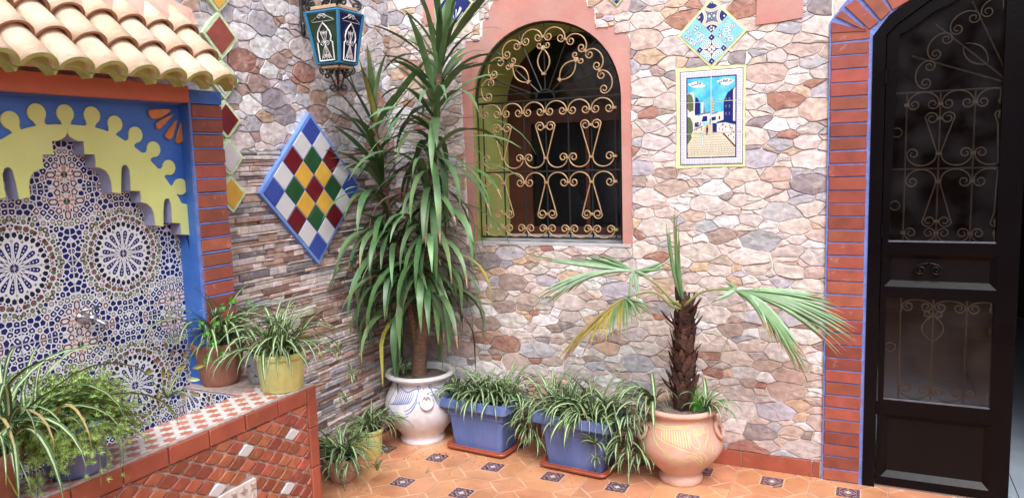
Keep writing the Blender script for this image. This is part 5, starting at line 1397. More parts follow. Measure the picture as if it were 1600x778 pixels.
# ------------------------------------------------------------------ spider plants
def leaf_strip(L, wd, elev, droop, n=9, twist=0., fold=.25):
    # a striped strap leaf in the XZ plane: green, cream, green bands; returns MB in local coordinates
    mb = MB(); x = z = 0; a = elev; pts = []
    for i in range(n + 1):
        pts.append((x, z, a)); t = i / n; st_ = L / n; x += st_ * math.cos(a); z += st_ * math.sin(a); a -= droop / n * (.35 + 1.5 * t); a = max(a, -1.52)
    vs = []
    for i, (x, z, a) in enumerate(pts):
        t = i / n; w_ = wd * (.45 + .55 * math.sin(min(1, t * 2.2) * PI / 2)) * (1 - t ** 3.2) + .0004; tw = twist * t; nx, nz = -math.sin(a), math.cos(a)
        for u in (-1, -.30, .30, 1):
            up = fold * w_ * abs(u) * .5; y = u * w_ / 2 * math.cos(tw); up += u * w_ / 2 * math.sin(tw); vs.append((x + nx * up, y, z + nz * up))
    for i in range(n):
        for k in range(3): mb.add([vs[i * 4 + k], vs[i * 4 + k + 1], vs[i * 4 + 5 + k], vs[i * 4 + 4 + k]], [(0, 1, 2, 3)], 1 if k == 1 else 0)
    return mb
rng = random.Random(77); SPL = []
for k in range(9):
    e = (1.42, 1.3, 1.2, 1.1, 1.0, .9, .8, .65, .5)[k]; SPL.append(mesh('striped_leaf', leaf_strip(1, .050 + .012 * (k % 3), e, (1.2, 1.7, 2.1, 2.4, 2.6, 2.5, 2.7, 2.4, 2.2)[k], twist=rng.uniform(-.6, .6)), [g_mid, g_cream], smooth=True))
SPD = mesh('dry_leaf', leaf_strip(1, .045, .9, 2.9), [g_dry, g_yel], smooth=True)
def spider(label, c, n, L, group=None, spread=.02, seed=1, zmin=None, avoid=None, name='spider_plant', wscale=1., dirs=None, low=0):
    T = Thing(name, label, 'plant', c, group=group); rg = random.Random(seed)
    for k in range(n):
        a = rg.uniform(0, 2 * PI) if dirs is None else rg.gauss(*dirs)
        t = rg.random(); idx = min(8, int((t ** .8) * 9)) if not low else min(8, int(3 + t * 6)); ln = L * rg.uniform(.6, 1.12) * (1. if idx > 1 else .8)
        if avoid and avoid(a, ln): ln *= .45; idx = min(idx, 2)
        dx, dy = rg.gauss(0, spread), rg.gauss(0, spread)
        T.inst('leaf', SPD if rg.random() < .03 else SPL[idx], (c[0] + dx, c[1] + dy, c[2]), rot=(rg.uniform(-.12, .12), 0, a), scale=(ln, ln * wscale * .26 / L * rg.uniform(.8, 1.2), ln))
    return T
def plantlet(T, start, ctrl, end, n=14, L=.10, seed=0, w_=1.):
    rg = random.Random(seed); T.part('runner', MB().tube(bez(start, ctrl, end, 10), .0016, 4), g_yel)
    for k in range(n): ln = L * rg.uniform(.6, 1.1); T.inst('plantlet_leaf', SPL[rg.randrange(9)], end, rot=(rg.uniform(-.3, .3), rg.uniform(-.2, .5), rg.uniform(0, 2 * PI)), scale=(ln, ln * 1.7 * w_, ln))
def curtain(T, x0, x1, y, ztop, zlen, n, seed, L=.22):
    rg = random.Random(seed)
    for k in range(n):
        x = rg.uniform(x0, x1); z = ztop - rg.uniform(0, zlen); a = rg.gauss(-PI / 2, 1.1); ln = L * rg.uniform(.55, 1.1)
        T.inst('leaf', SPL[rg.choice((4, 5, 6, 7, 8, 8, 7))], (x, y + rg.uniform(-.05, .05), z), rot=(rg.uniform(-.3, .3), rg.uniform(0, .5), a), scale=(ln, ln * 1.15, ln))
toward_wall_R = lambda y: (lambda a, ln: math.sin(a) * ln * .8 > -y)
p1 = spider('dense striped spider plant in the yellow pot on the ledge corner', (YP[0], YP[1], PTOP + .135), 120, .33, seed=3, spread=.030, wscale=.95)
plantlet(p1, Vector((.47, -1.47, .85)), Vector((.50, -1.20, .92)), Vector((.40, -1.10, .72)), 12, .09, 4)
p2 = spider('spider plant in the worn brown clay pot beside the column', (CP[0], CP[1], PTOP + .16), 120, .36, seed=5, spread=.03, avoid=lambda a, ln: math.cos(a) * ln < -.14)
p3 = spider('small spider plant in the floor-standing yellow pot', (YP2[0], YP2[1], .14), 95, .27, seed=6, spread=.022, avoid=lambda a, ln: math.cos(a) * ln < -.13)
plantlet(p3, Vector((.12, -.72, .26)), Vector((.10, -.80, .50)), Vector((.17, -.78, .36)), 14, .10, 7); plantlet(p3, Vector((.12, -.60, .40)), Vector((.14, -.70, .62)), Vector((.20, -.76, .50)), 12, .10, 8)
p4 = spider('spider plant in the low terracotta bowl behind the basin', (LP[0], LP[1], .12), 95, .26, seed=8, spread=.03)
curtain(p4, LP[0] + .0, LP[0] + .09, LP[1] - .03, .17, .12, 40, 55, .15)
plantlet(p4, Vector((LP[0], LP[1], .14)), Vector((.40, -.92, .28)), Vector((.40, -.86, .07)), 14, .11, 9)
# rows of plants in the troughs
for (tr, lab, sd, npl, Lg, dz) in ((TR1, 'spider plants crowding the trough next to the white pot', 10, 6, .27, 0), (TR2, 'spider plants spilling from the trough beside the terracotta pot', 20, 7, .31, 0)):
    T = Thing('spider_plant', lab, 'plant', (tr[0], tr[1], .27)); rg = random.Random(sd)
    for q_ in range(npl):
        cx = tr[0] + (-.15 + .30 * q_ / (npl - 1)); cy = tr[1] + rg.uniform(-.05, .04)
        for k in range(40):
            a = rg.uniform(0, 2 * PI); idx = min(8, int(rg.random() ** .75 * 9)); ln = Lg * rg.uniform(.6, 1.1)
            if math.sin(a) * ln * .6 > -cy - .02: ln *= .7; idx = min(idx, 3)
            T.inst('leaf', SPD if rg.random() < .03 else SPL[idx], (cx + rg.gauss(0, .018), cy + rg.gauss(0, .018), .262), rot=(rg.uniform(-.12, .12), 0, a), scale=(ln, ln * .26 / Lg * 1.0 * rg.uniform(.8, 1.2), ln))
    if sd == 20:
        plantlet(T, Vector((1.35, -.36, .28)), Vector((1.40, -.50, .30)), Vector((1.372, -.43, .185)), 26, .125, 3, 1.1)
        plantlet(T, Vector((1.372, -.43, .185)), Vector((1.38, -.45, .15)), Vector((1.375, -.44, .11)), 12, .09, 13)
# hanging curtains between the troughs and beside the terracotta pot
c1 = Thing('spider_plant', 'hanging tangle of striped leaves between the two blue troughs', 'plant', (.97, -.27, .15)); curtain(c1, .915, 1.02, -.27, .32, .22, 120, 31, .18)
c2 = Thing('spider_plant', 'tangle of striped leaves between trough and terracotta pot', 'plant', (1.50, -.30, .15)); curtain(c2, 1.46, 1.57, -.31, .34, .26, 130, 32, .20)
p5 = spider('yellowish spider plant on the left rim of the terracotta pot', (TP[0] - .125, TP[1] - .03, .372), 40, .28, seed=12, spread=.014, dirs=(-2.4, .8), low=1)
p6 = spider('spider plant on the right rim of the terracotta pot', (TP[0] + .120, TP[1] - .02, .375), 26, .20, seed=13, spread=.010, dirs=(-.6, 1.3))
p7 = spider('few spider leaves at the foot of the yucca stems', (WP[0] - .10, WP[1] - .03, .375), 22, .16, seed=14, spread=.016)
p8 = spider('striped spider plant at the left edge beside the sedum', (GP[0], GP[1] + .05, PTOP + .17), 110, .42, seed=15, spread=.045, wscale=1.05)
plantlet(p8, Vector((.46, -2.60, .84)), Vector((.56, -2.66, .80)), Vector((.575, -2.57, .585)), 18, .12, 23)
# grassy tuft in the terracotta pot
fm = MB(); rg = random.Random(9)
for k in range(260):
    a = rg.uniform(0, 2 * PI); r = rg.uniform(0, .05); b = Vector((TP[0] + .085 + r * math.cos(a), TP[1] + .0 + r * math.sin(a), .36)); tpt = b + Vector((rg.gauss(0, .03), rg.gauss(0, .03), rg.uniform(.05, .13))); s_ = Vector((rg.uniform(-1, 1), rg.uniform(-1, 1), 0)).normalized() * .0012
    fm.add([b - s_, b + s_, tpt], [(0, 1, 2)])
gt = Thing('fern_tuft', 'fine feathery green tuft behind the palm trunk in its pot', 'plant', (TP[0] + .085, TP[1], .36)); gt.part('fronds', fm, g_clov)

# ------------------------------------------------------------------ sedum in the blue pot
sd_T = Thing('sedum', 'feathery bright green sedum spilling over the round blue pot', 'plant', (BP[0], BP[1], PTOP + .15))
g_sedst = M('sedum_stem', (.14, .15, .045), .6, .2, 30)
sm_ = MB(); rg = random.Random(41); stems = MB()
def rosl(p, r, d):
    d = d.normalized(); a = d.cross(Vector((0, 0, 1)));
    if a.length < .1: a = Vector((1, 0, 0))
    a.normalize(); b = d.cross(a)
    for k in range(7):
        t = 2 * PI * k / 7 + rg.uniform(-.2, .2); o = a * math.cos(t) + b * math.sin(t); s_ = d.cross(o) * r * .11; tip = p + (o * .85 + d * rg.uniform(.25, .8)) * r
        sm_.add([p - s_, p + s_, tip + s_ * .3, tip - s_ * .3], [(0, 1, 2, 3)])
for k in range(1100):
    a = rg.uniform(0, 2 * PI); e = rg.uniform(-.2, 1.35); R = Vector((.165, .225, .185)); L_r = rg.uniform(.55, 1.05)
    d = Vector((math.cos(a) * math.cos(e), math.sin(a) * math.cos(e), math.sin(e))); base = Vector((BP[0], BP[1], PTOP + .13)); tip = base + Vector((d.x * R.x, d.y * R.y, d.z * R.z - .03 * math.cos(e))) * L_r
    stems.tube(bez(base + (tip - base) * .35, base + (tip - base) * .75 + Vector((0, 0, .03)), tip, 3), .0011, 3, cap=False)
    for t in (1, .86, .72): p = base + (tip - base) * t + Vector((rg.gauss(0, .006), rg.gauss(0, .006), rg.gauss(0, .006))); rosl(p, rg.uniform(.008, .014), d + Vector((0, 0, .5)))
for k in range(80):         # trailing stems
    a = rg.gauss(-1.5, .9); st0 = Vector((BP[0] + .09 * math.cos(a), BP[1] + .10 * math.sin(a), PTOP + .15)); ln = rg.uniform(.05, .17); end = st0 + Vector((math.cos(a) * .05, math.sin(a) * .07 - .01, -ln))
    pts = bez(st0, st0 + Vector((math.cos(a) * .06, math.sin(a) * .08, .01)), end, 7); stems.tube(pts, .0012, 3, cap=False)
    for i, p in enumerate(pts[2:]):
        if rg.random() < .6: rosl(p, rg.uniform(.009, .014), Vector((math.cos(a), math.sin(a), .2)))
sd_T.part('foliage', sm_, g_sed); sd_T.part('stems', stems, g_sedst)
# clover and pale withered leaves round the brown pot
cv = Thing('clover', 'bright green clover leaves on thin stalks beside the brown clay pot', 'plant', (.22, -1.50, PTOP + .15))
for (px, py, s_) in ((360, 470, 1), (345, 480, .9), (385, 472, .8), (335, 505, 1), (320, 520, .9), (355, 497, .8), (330, 535, .95), (322, 560, 1.15), (345, 550, .8), (297, 480, .0), (395, 478, .7), (312, 505, .8)):
    if s_ == 0: continue
    c = PX(px, py, .27); 
    for k in range(3):
        a = 2 * PI * k / 3 + px; d = Vector((.35, math.cos(a), math.sin(a) * .8)).normalized(); t = Vector((0, -math.sin(a), math.cos(a))); r = .014 * s_; pts = [c + d * r * q[0] + t * r * q[1] + Vector((.004 * abs(q[1]), 0, 0)) for q in ((0, 0), (.7, .55), (1.25, .62), (1.45, .3), (1.25, 0), (1.45, -.3), (1.25, -.62), (.7, -.55))]
        cv.part('leaflet', MB().add(pts, [tuple(range(8))]), g_clov)
    cv.part('stalk', MB().tube(bez(c, c + Vector((-.02, 0, -.03)), Vector((CP[0] + .04, CP[1] + .03, PTOP + .15)), 6), .0011, 4), g_mid)
wl_ = Thing('trailing_plant', 'trailing plant with pale folded leaves hanging left of the brown pot', 'plant', (.20, -1.70, .80))
rg = random.Random(3)
for (px, py, a) in ((262, 545, 2.2), (285, 560, 1.0), (250, 565, 2.8), (275, 578, .3), (292, 592, -.3), (258, 590, 2.2), (248, 610, -2.0), (280, 610, -1.2), (268, 560, 1.6), (300, 575, 0), (296, 610, -.8), (262, 630, -1.4), (240, 580, 2.9)):
    c = PX(px, py, .22); d = Vector((.3, math.cos(a), math.sin(a))).normalized(); t = d.cross(Vector((1, 0, 0))).normalized(); L2 = rg.uniform(.035, .055)
    pts = [c, c + d * L2 * .35 + t * .009, c + d * L2 * .7 + t * .007, c + d * L2, c + d * L2 * .7 - t * .007, c + d * L2 * .35 - t * .009, c + d * L2 * .5 + Vector((-.004, 0, 0))]
    wl_.part('leaf', MB().add(pts, [(0, 1, 6), (1, 2, 6), (2, 3, 6), (3, 4, 6), (4, 5, 6), (5, 0, 6)]), rg.choice((g_yel, g_cream, g_dry)))
wl_.part('stem', MB().tube([PX(300, 545, .2), PX(275, 555, .23), PX(262, 590, .23), PX(268, 625, .23)], .0016, 4), g_dry)
plantlet(wl_, PX(290, 560, .22), PX(270, 580, .25), PX(262, 622, .25), 16, .12, 29, 1.1)
# ------------------------------------------------------------------ lantern on its wall bracket
LX, LY = .22, -.765
ln_ = Thing('lantern', 'blue and black wrought iron lantern with green and blue glass on a wall bracket', 'lantern', (0, LY, 2.28))
ZT, ZB, ht, hb = 2.262, 2.030, .094, .064
crn = lambda h, z: [Vector((LX + sx * h, LY + sy * h, z)) for sx, sy in ((-1, -1), (1, -1), (1, 1), (-1, 1))]
t4, b4 = crn(ht, ZT), crn(hb, ZB)
for k in range(4):
    k2 = (k + 1) % 4
    d = (t4[k] - Vector((LX, LY, ZT))).normalized() * .008
    ln_.part('corner_post', MB().tube([t4[k], b4[k]], .0085, 4), lblue_m)
    ln_.part('top_rail', MB().tube([t4[k], t4[k2]], .0075, 4), lblue_m); ln_.part('bottom_rail', MB().tube([b4[k], b4[k2]], .0065, 4), lblue_m)
    gm = greengl if k in (0, 2) else bluegl
    pane = ln_.part('glass', MB().add([t4[k], t4[k2], b4[k2], b4[k]], [(0, 1, 2, 3)]), gm)
    # white tracery: keyhole arch, scrolls and rays, set just outside the pane
    o = b4[k]; ux = (b4[k2] - b4[k]).normalized(); c0 = (b4[k] + b4[k2]) / 2; uz = ((t4[k] + t4[k2]) / 2 - c0); Hh = uz.length; uz.normalize(); nn_ = ux.cross(uz).normalized(); ctr_ = Vector((LX, LY, c0.z))
    if nn_.dot(c0 - ctr_) < 0: nn_ = -nn_
    F_ = lambda u, v, h=0: c0 + ux * u + uz * v + nn_ * (.006 + h * .3)
    hw_ = hb * .66
    arch_ = [(-hw_, .012), (-hw_ * 1.02, .095), (-hw_ * .78, .098), (-hw_ * .92, .118), (-hw_ * .80, .142), (-hw_ * .4, .165), (0, .182), (hw_ * .4, .165), (hw_ * .80, .142), (hw_ * .92, .118), (hw_ * .78, .098), (hw_ * 1.02, .095), (hw_, .012), (-hw_, .012)]
    ln_.part('arch_tracery', MB().tube([F_(*p) for p in arch_], .0038, 4), white_m, parent=pane)
    tr_ = MB()
    for a in (-.030, -.016, 0, .016, .030): tr_.tube([F_(0, .088), F_(a, .016)], .0014, 3, cap=False)
    for a in (-.022, 0, .022): tr_.tube([F_(0, .088), F_(a, .150)], .0014, 3, cap=False)
    for sx in (-1, 1):
        for (v0, R, rr) in ((.090, .013, 1), (.030, .011, 1), (.135, .009, 1), (Hh - .022, .012, 1)): tr_.tube([F_(sx * q[0], q[1]) for q in spiral(R + .002, v0, R, PI, 1.4, 14)], .0016, 3, cap=False)
    tr_.tube([F_(-hb * .9, Hh - .045), F_(hb * .9 + .01, Hh - .045)], .0014, 3); tr_.tube([F_(-hb, Hh - .04), F_(0, Hh - .010), F_(hb, Hh - .04)], .0014, 3)
    ln_.part('scroll_tracery', tr_, white_m, parent=pane)
ln_.part('top_board', MB().box(LX - .080, LX + .080, LY - .080, LY + .080, ZT + .014, ZT + .030, 0, .002), lwood_m)
ln_.part('bottom_board', MB().box(LX - .055, LX + .055, LY - .055, LY + .055, ZB - .022, ZB - .008, 0, .002), lwood_m)
def vscroll(T, name, o, d, pts, r=.005, mat=black_m): T.part(name, MB().tube([o + d * p[0] + Vector((0, 0, p[1])) for p in pts], r, 5), mat, smooth=True)
for k in range(4):
    a = PI / 4 + k * PI / 2; d = Vector((math.cos(a), math.sin(a), 0)); o = Vector((LX, LY, ZB - .026))
    vscroll(ln_, 'bottom_scroll', o, d, [(.085 - .022 + q[0], -.004 + q[1]) for q in spiral(0, 0, .022, PI * .5, 1.5, 18)][:] + [(.045, .012), (.03, -.03), (.018, -.062), (.010, -.078)] + [(.026 - .0 + q[0] * 1, -.082 + q[1]) for q in spiral(0, 0, .018, PI, 1.4, 16, ccw=-1)][::-1], .0045)
    d2 = Vector((math.cos(a + PI / 4), math.sin(a + PI / 4), 0))
    vscroll(ln_, 'bottom_scroll', o, d2, [(.060 + q[0], -.022 + q[1]) for q in spiral(0, 0, .018, PI, 1.3, 14)] + [(.036, -.01), (.028, .0)], .0045)
    o2 = Vector((LX, LY, ZT + .03))
    vscroll(ln_, 'crown_scroll', o2, d, [(.105 + q[0], .012 + q[1]) for q in spiral(0, 0, .024, PI * .5, 1.5, 18)] + [(.075, .05), (.05, .09), (.02, .14), (.012, .20)], .0055)
    vscroll(ln_, 'crown_scroll', o2, d2, [(.055 + q[0], .022 + q[1]) for q in spiral(0, 0, .020, PI, 1.4, 14)] + [(.034, .05), (.02, .10), (.01, .16)], .0050)
ln_.part('finial', MB().tube([(LX, LY, ZB - .03), (LX, LY, ZB - .085)], [.008, .003], 6), black_m)
ln_.part('hook_rod', MB().tube([(LX, LY, ZT + .03), (LX, LY, ZT + .33)], .006, 6), black_m)
# bracket: wall bar with coiled end and an arm over the lantern
ln_.part('wall_bar', MB().tube([(.022, LY, 2.60), (.022, LY, 2.235), (.026, LY, 2.20)], [.009, .009, .006], 6), black_m)
ln_.part('bar_knot', MB().lathe([(.001, 2.176), (.009, 2.184), (.013, 2.200), (.008, 2.214), (.013, 2.230), (.008, 2.246), (.001, 2.25)], (.028, LY, 0), 10), black_m, smooth=True)
vscroll(ln_, 'bracket_scroll', Vector((.03, LY, 2.30)), Vector((1, 0, 0)), [(.04 + q[0], .02 + q[1]) for q in spiral(0, 0, .030, PI * .9, 1.5, 20)] + [(.008, .06), (.02, .14), (.08, .22), (.19, .29)], .008)
ln_.part('arm', MB().tube([(.02, LY, 2.585), (LX, LY, 2.592)], .009, 6), black_m)

# ------------------------------------------------------------------ yucca
yu = Thing('yucca', 'tall yucca with two leafy crowns and drooping dark strap leaves', 'plant', (WP[0], WP[1], .37))
def tr_path(pts, n=16):
    out = []; pts = [Vector(p) for p in pts]; P_ = [pts[0]] + pts + [pts[-1]]
    for i in range(1, len(P_) - 2):
        for k in range(n // (len(pts) - 1) + 1):
            t = k / (n // (len(pts) - 1) + 1); a, b, e, g = P_[i - 1], P_[i], P_[i + 1], P_[i + 2]
            out.append(.5 * (2 * b + (e - a) * t + (2 * a - 5 * b + 4 * e - g) * t * t + (3 * b - a - 3 * e + g) * t ** 3))
    out.append(pts[-1]); return out
S0 = [(.270, -.255, .355), (.285, -.262, .48), (.325, -.275, .66), (.350, -.285, .80)]
SA = [(.285, -.262, .50), (.255, -.290, .75), (.215, -.335, 1.10), (.170, -.370, 1.45), (.145, -.385, 1.77)]
SB = [(.350, -.285, .80), (.40, -.300, 1.15), (.455, -.315, 1.55), (.50, -.325, 1.85), (.535, -.33, 2.10)]
for path, r0, r1, nm in ((S0, .046, .030, 'trunk'), (SA, .024, .016, 'stem'), (SB, .026, .017, 'stem')):
    p = tr_path(path); N = len(p); rad = [r0 + (r1 - r0) * i / (N - 1) + .002 * ((i * 7) % 3 - 1) for i in range(N)]
    yu.part(nm, MB().tube(p, rad, 10), trunk_m, smooth=True)
def yleaf(base, az, el, L, wd, droop, rg, dry=False, fold=.17, bend0=.25):
    n = 9; x = z = 0; a = el; pts = []
    for i in range(n + 1):
        pts.append((x, z, a)); t = i / n; x += L / n * math.cos(a); z += L / n * math.sin(a); a -= droop / n * (bend0 + 1.6 * t * (1.25 - t) * 1.6); a = max(a, -1.55)
    c, s_ = math.cos(az), math.sin(az); vs = []; tw = rg.uniform(-.5, .5)
    for i, (x, z, a) in enumerate(pts):
        t = i / n; w_ = wd * (.42 + .58 * min(1, t * 3.2) ** .8) * min(1, (1 - t) * 2.6 + .02) ** .8; nx, nz = -math.sin(a), math.cos(a)
        for u in (-1, 0, 1):
            up = fold * w_ * .5 * abs(u) - (0 if u else 0); y = u * w_ * .5 * math.cos(tw * t); up += u * w_ * .5 * math.sin(tw * t); X_ = x + nx * up; Z_ = z + nz * up
            vs.append(base + Vector((c * X_ - s_ * y, s_ * X_ + c * y, Z_)))
    fs, ms = [], []
    for i in range(n):
        for k in (0, 1): fs.append((i * 3 + k, i * 3 + k + 1, i * 3 + 4 + k, i * 3 + 3 + k)); ms.append(1 if dry and i >= n - 1 else 0)
    return MB().add(vs, fs, ms)
rg = random.Random(99)
def crown(path, t0, n, top_up, Lr, seed):
    rg = random.Random(seed); p = tr_path(path, 40); N = len(p) - 1; made = 0; k = 0
    while made < n and k < n * 8:
        k += 1; f_ = made / n; age = f_ ** .85; s_ = 1 - (1 - t0) * f_ ** .80; i = min(N - 1, int(s_ * N)); base = p[i].lerp(p[i + 1], s_ * N - i)
        az = made * 2.399 + rg.uniform(-.35, .35) + (k - made) * .9; el = 1.15 - .95 * min(1, age * 2.2) + rg.gauss(0, .34); L = rg.uniform(*Lr) * (.72 + .35 * min(1, age * 3)); droop = .35 + 2.2 * age ** .8 + rg.gauss(0, .35)
        mb = yleaf(base, az, el, L, rg.uniform(.026, .040), droop, rg, age > .4 and rg.random() < .25)
        xs = min(v[0] for v in mb.v); ysx = max(v[1] for v in mb.v)
        if xs < .012 or ysx > -.012:
            if k - made < 5 * (made + 1): 
                continue
        m2 = rg.choice((g_dark, g_dark, g_dark, g_dark, g_mid, g_palm)) if age > .1 else rg.choice((g_mid, g_dark, g_palm))
        if age > .6 and rg.random() < .07: m2 = rg.choice((g_yel, g_dry))
        yu.part('leaf', mb, [m2, g_dry], smooth=True); made += 1
crown(SA, .22, 112, 1, (.36, .56), 1)
crown(SB, .02, 168, 1, (.40, .60), 2)
crown([(.285, -.262, .50), (.31, -.27, .8), (.33, -.30, 1.20)], .70, 14, 1, (.34, .46), 5)
for (px, py, qx, qy, Y0, Y1, wd, mt) in ((585, 190, 572, 70, -.38, -.42, .042, g_dark), (590, 200, 560, 95, -.38, -.50, .04, g_yel), (597, 185, 668, 95, -.38, -.46, .045, g_palm), (700, 70, 712, -60, -.33, -.36, .05, g_dark), (690, 80, 640, -30, -.33, -.42, .05, g_dark), (697, 75, 790, -40, -.33, -.45, .05, g_dark), (690, 95, 628, 60, -.33, -.50, .035, g_yel), (690, 60, 672, -40, -.33, -.38, .05, g_mid)):
    a, b = PY(px, py, Y0), PY(qx, qy, Y1); d = b - a; az = math.atan2(d.y, d.x); el = math.atan2(d.z, math.hypot(d.x, d.y)); yu.part('leaf', yleaf(a, az, el + .06, d.length * 1.02, wd, .12, rg), [mt, g_dry], smooth=True)

# ------------------------------------------------------------------ the small fan palm
pa = Thing('palm', 'small fan palm with shaggy brown trunk and four fronds in the terracotta pot', 'plant', (TP[0], TP[1], .35))
PB, PT2 = Vector((TP[0] + .010, TP[1], .345)), Vector((TP[0] + .022, TP[1] + .005, .835))
core_p = [PB.lerp(PT2, i / 8) for i in range(9)]
pa.part('trunk', MB().tube(core_p, [.046, .038, .034, .037, .045, .046, .039, .028, .016], 12), fiber_m, smooth=True)
rg = random.Random(15); sc_v = []
for k in range(120):
    t = (k + rg.random()) / 120; c = PB.lerp(PT2, t); a = k * 2.399; d = Vector((math.cos(a), math.sin(a), 0)); s_ = Vector((-d.y, d.x, 0)); r = .039 + .008 * math.sin(t * 5) - .022 * max(0, t - .75) * 4 * .5
    L2 = rg.uniform(.05, .10) * (1.25 if t > .8 else 1); w_ = rg.uniform(.012, .028); out_ = rg.uniform(.008, .034) * (1.5 if t > .5 else 1) * (2.4 if rg.random() < .16 else 1)
    a0 = c + d * r * .85; b0 = c + d * (r + out_ * .6) + Vector((0, 0, L2 * .55)); e0 = c + d * (r + out_) + Vector((0, 0, L2))
    pa.part('leaf_base', MB().add([a0 - s_ * w_, a0 + s_ * w_, b0 + s_ * w_ * .7, b0 - s_ * w_ * .7, e0 + s_ * w_ * .18, e0 - s_ * w_ * .18, a0 + d * .008], [(0, 6, 3), (6, 1, 2), (6, 2, 3), (3, 2, 4, 5), (0, 3, 2, 1)]), fiber_m)
fb = MB()
for k in range(400):
    t = rg.random(); c = PB.lerp(PT2, t); a = rg.uniform(0, 2 * PI); d = Vector((math.cos(a), math.sin(a), 0)); p = c + d * .05; q_ = p + d * rg.uniform(.004, .02) + Vector((rg.gauss(0, .012), rg.gauss(0, .012), rg.uniform(-.03, .04))); s_ = Vector((-d.y, d.x, 0)) * .0007; fb.add([p - s_, p + s_, q_], [(0, 1, 2)])
pa.part('fibres', fb, fiber_m)
def frond(pet, hub, tips, mats, wd=.013, seed=0, fuse=.30, per=1, pet_r=.006, pmat=None):
    # pet: petiole points; hub point; tips: list of (mid or None, tip, slot)
    rg = random.Random(seed); P0 = pa.part('petiole', MB().tube(tr_path(pet, 12), [pet_r * (1.3 - .6 * i / (len(tr_path(pet, 12)) - 1)) for i in range(len(tr_path(pet, 12)))], 6), pmat or g_pet, smooth=True)
    for (mid, tip, slot) in tips:
        for r_ in range(per):
            m_ = mid + Vector((rg.gauss(0, .004), rg.gauss(0, .01), rg.gauss(0, .004))); tp_2 = tip + Vector((rg.gauss(0, .012), rg.gauss(0, .02), rg.gauss(0, .012))) * (1 if r_ else .4)
            c = bez(hub, m_, tp_2, 9); vs = []
            for i, p in enumerate(c):
                t = i / 9; tg = (c[min(i + 1, 9)] - c[max(i - 1, 0)]).normalized(); sd2 = tg.cross(Vector((.25, -1, .1))).normalized(); up = Vector((0, -1, 0)); w_ = wd * (.25 + .75 * min(1, t * 3)) * (1 - t ** 2.2) + .0006
                vs += [p - sd2 * w_ * .5, p + up * w_ * .35, p + sd2 * w_ * .5]
            fs = [(i * 3 + k, i * 3 + k + 1, i * 3 + 4 + k, i * 3 + 3 + k) for i in range(9) for k in (0, 1)]
            ms = [slot if i < 14 else (3 if rg.random() < .5 else slot) for i in range(18)]
            pa.part('leaf_segment', MB().add(vs, fs, ms), mats)
def zp(x, y, Y=-.31): return PY(800 + x / 2.593, 300 + y / 2.593, Y)
MM = [g_palm, g_palmp, g_yel, g_dry]
def lerp_tips(keys, n, ):   # keys: (midx,midy,tipx,tipy,slot,Y) ; interpolate n segments between successive keys
    out = []
    for a, b in zip(keys[:-1], keys[1:]):
        for k in range(n):
            t = k / n; v = [a[i] + (b[i] - a[i]) * t for i in (0, 1, 2, 3)]; Y = a[5] + (b[5] - a[5]) * t; out.append((zp(v[0], v[1], (Y - .31) / 2), zp(v[2], v[3], Y), a[4] if t < .5 else b[4]))
    b = keys[-1]; out.append((zp(b[0], b[1], (b[5] - .31) / 2), zp(b[2], b[3], b[5]), b[4])); return out
top = Vector((PT2.x, PT2.y, PT2.z))
# upper left frond
frond([top, zp(655, 445), zp(600, 385), zp(550, 350), zp(500, 325)], zp(492, 320), lerp_tips([(400, 270, 330, 250, 0, -.25), (370, 290, 242, 264, 0, -.25), (330, 300, 168, 270, 0, -.28), (300, 300, 40, 248, 1, -.30), (290, 300, 75, 262, 1, -.32)], 2) + lerp_tips([(250, 305, 60, 445, 1, -.36), (262, 308, 110, 475, 1, -.38), (275, 312, 150, 462, 1, -.38), (285, 312, 190, 430, 1, -.36), (320, 310, 245, 400, 1, -.36)], 3), MM, .020, 1)
frond([zp(500, 325), zp(494, 322), zp(490, 320)], zp(494, 320), [(zp(470, 330, -.34), zp(470, 512, -.38), 1), (zp(482, 330, -.34), zp(468, 480, -.36), 1), (zp(500, 330, -.34), zp(508, 442, -.36), 1), (zp(510, 325, -.33), zp(514, 430, -.35), 1), (zp(520, 318, -.34), zp(556, 345, -.38), 1), (zp(560, 330, -.30), zp(640, 285, -.28), 0), (zp(570, 320, -.30), zp(648, 300, -.27), 0), (zp(560, 310, -.29), zp(640, 262, -.26), 0)], MM, .018, 2, pet_r=.003)
# lower left, yellowing frond
frond([top, zp(650, 465, -.34), zp(600, 418, -.36), zp(550, 405, -.37), zp(470, 425, -.38)], zp(455, 430, -.38), lerp_tips([(300, 520, 185, 672, 2, -.42), (300, 530, 200, 710, 3, -.42), (330, 530, 240, 640, 2, -.42)], 5) + lerp_tips([(300, 560, 280, 700, 3, -.44), (345, 470, 352, 620, 2, -.42), (380, 460, 375, 640, 2, -.42), (410, 460, 408, 610, 0, -.42), (440, 450, 445, 590, 2, -.41), (465, 455, 462, 570, 0, -.41), (500, 445, 512, 540, 0, -.40), (530, 450, 550, 512, 0, -.39), (510, 430, 575, 470, 0, -.39)], 2), MM, .015, 3)
pa.part('petiole', MB().tube([zp(652, 548, -.36), zp(615, 510, -.38), zp(560, 480, -.39), zp(500, 450, -.38)], [.004, .003, .003, .002], 5), g_dry)
# spear
frond([top, zp(672, 455), zp(672, 440)], top + Vector((0, 0, -.01)), [(zp(650, 330), zp(658, 40, -.31), 0), (zp(655, 330), zp(668, 75, -.32), 0), (zp(640, 330), zp(630, 105, -.30), 0), (zp(640, 330), zp(640, 130, -.32), 0), (zp(668, 330), zp(680, 120, -.31), 0), (zp(660, 330), zp(651, 80, -.33), 2), (zp(668, 330), zp(676, 180, -.32), 0), (zp(650, 360), zp(633, 165, -.31), 0), (zp(660, 350), zp(662, 100, -.30), 0)], MM, .017, 4, pet_r=.008)
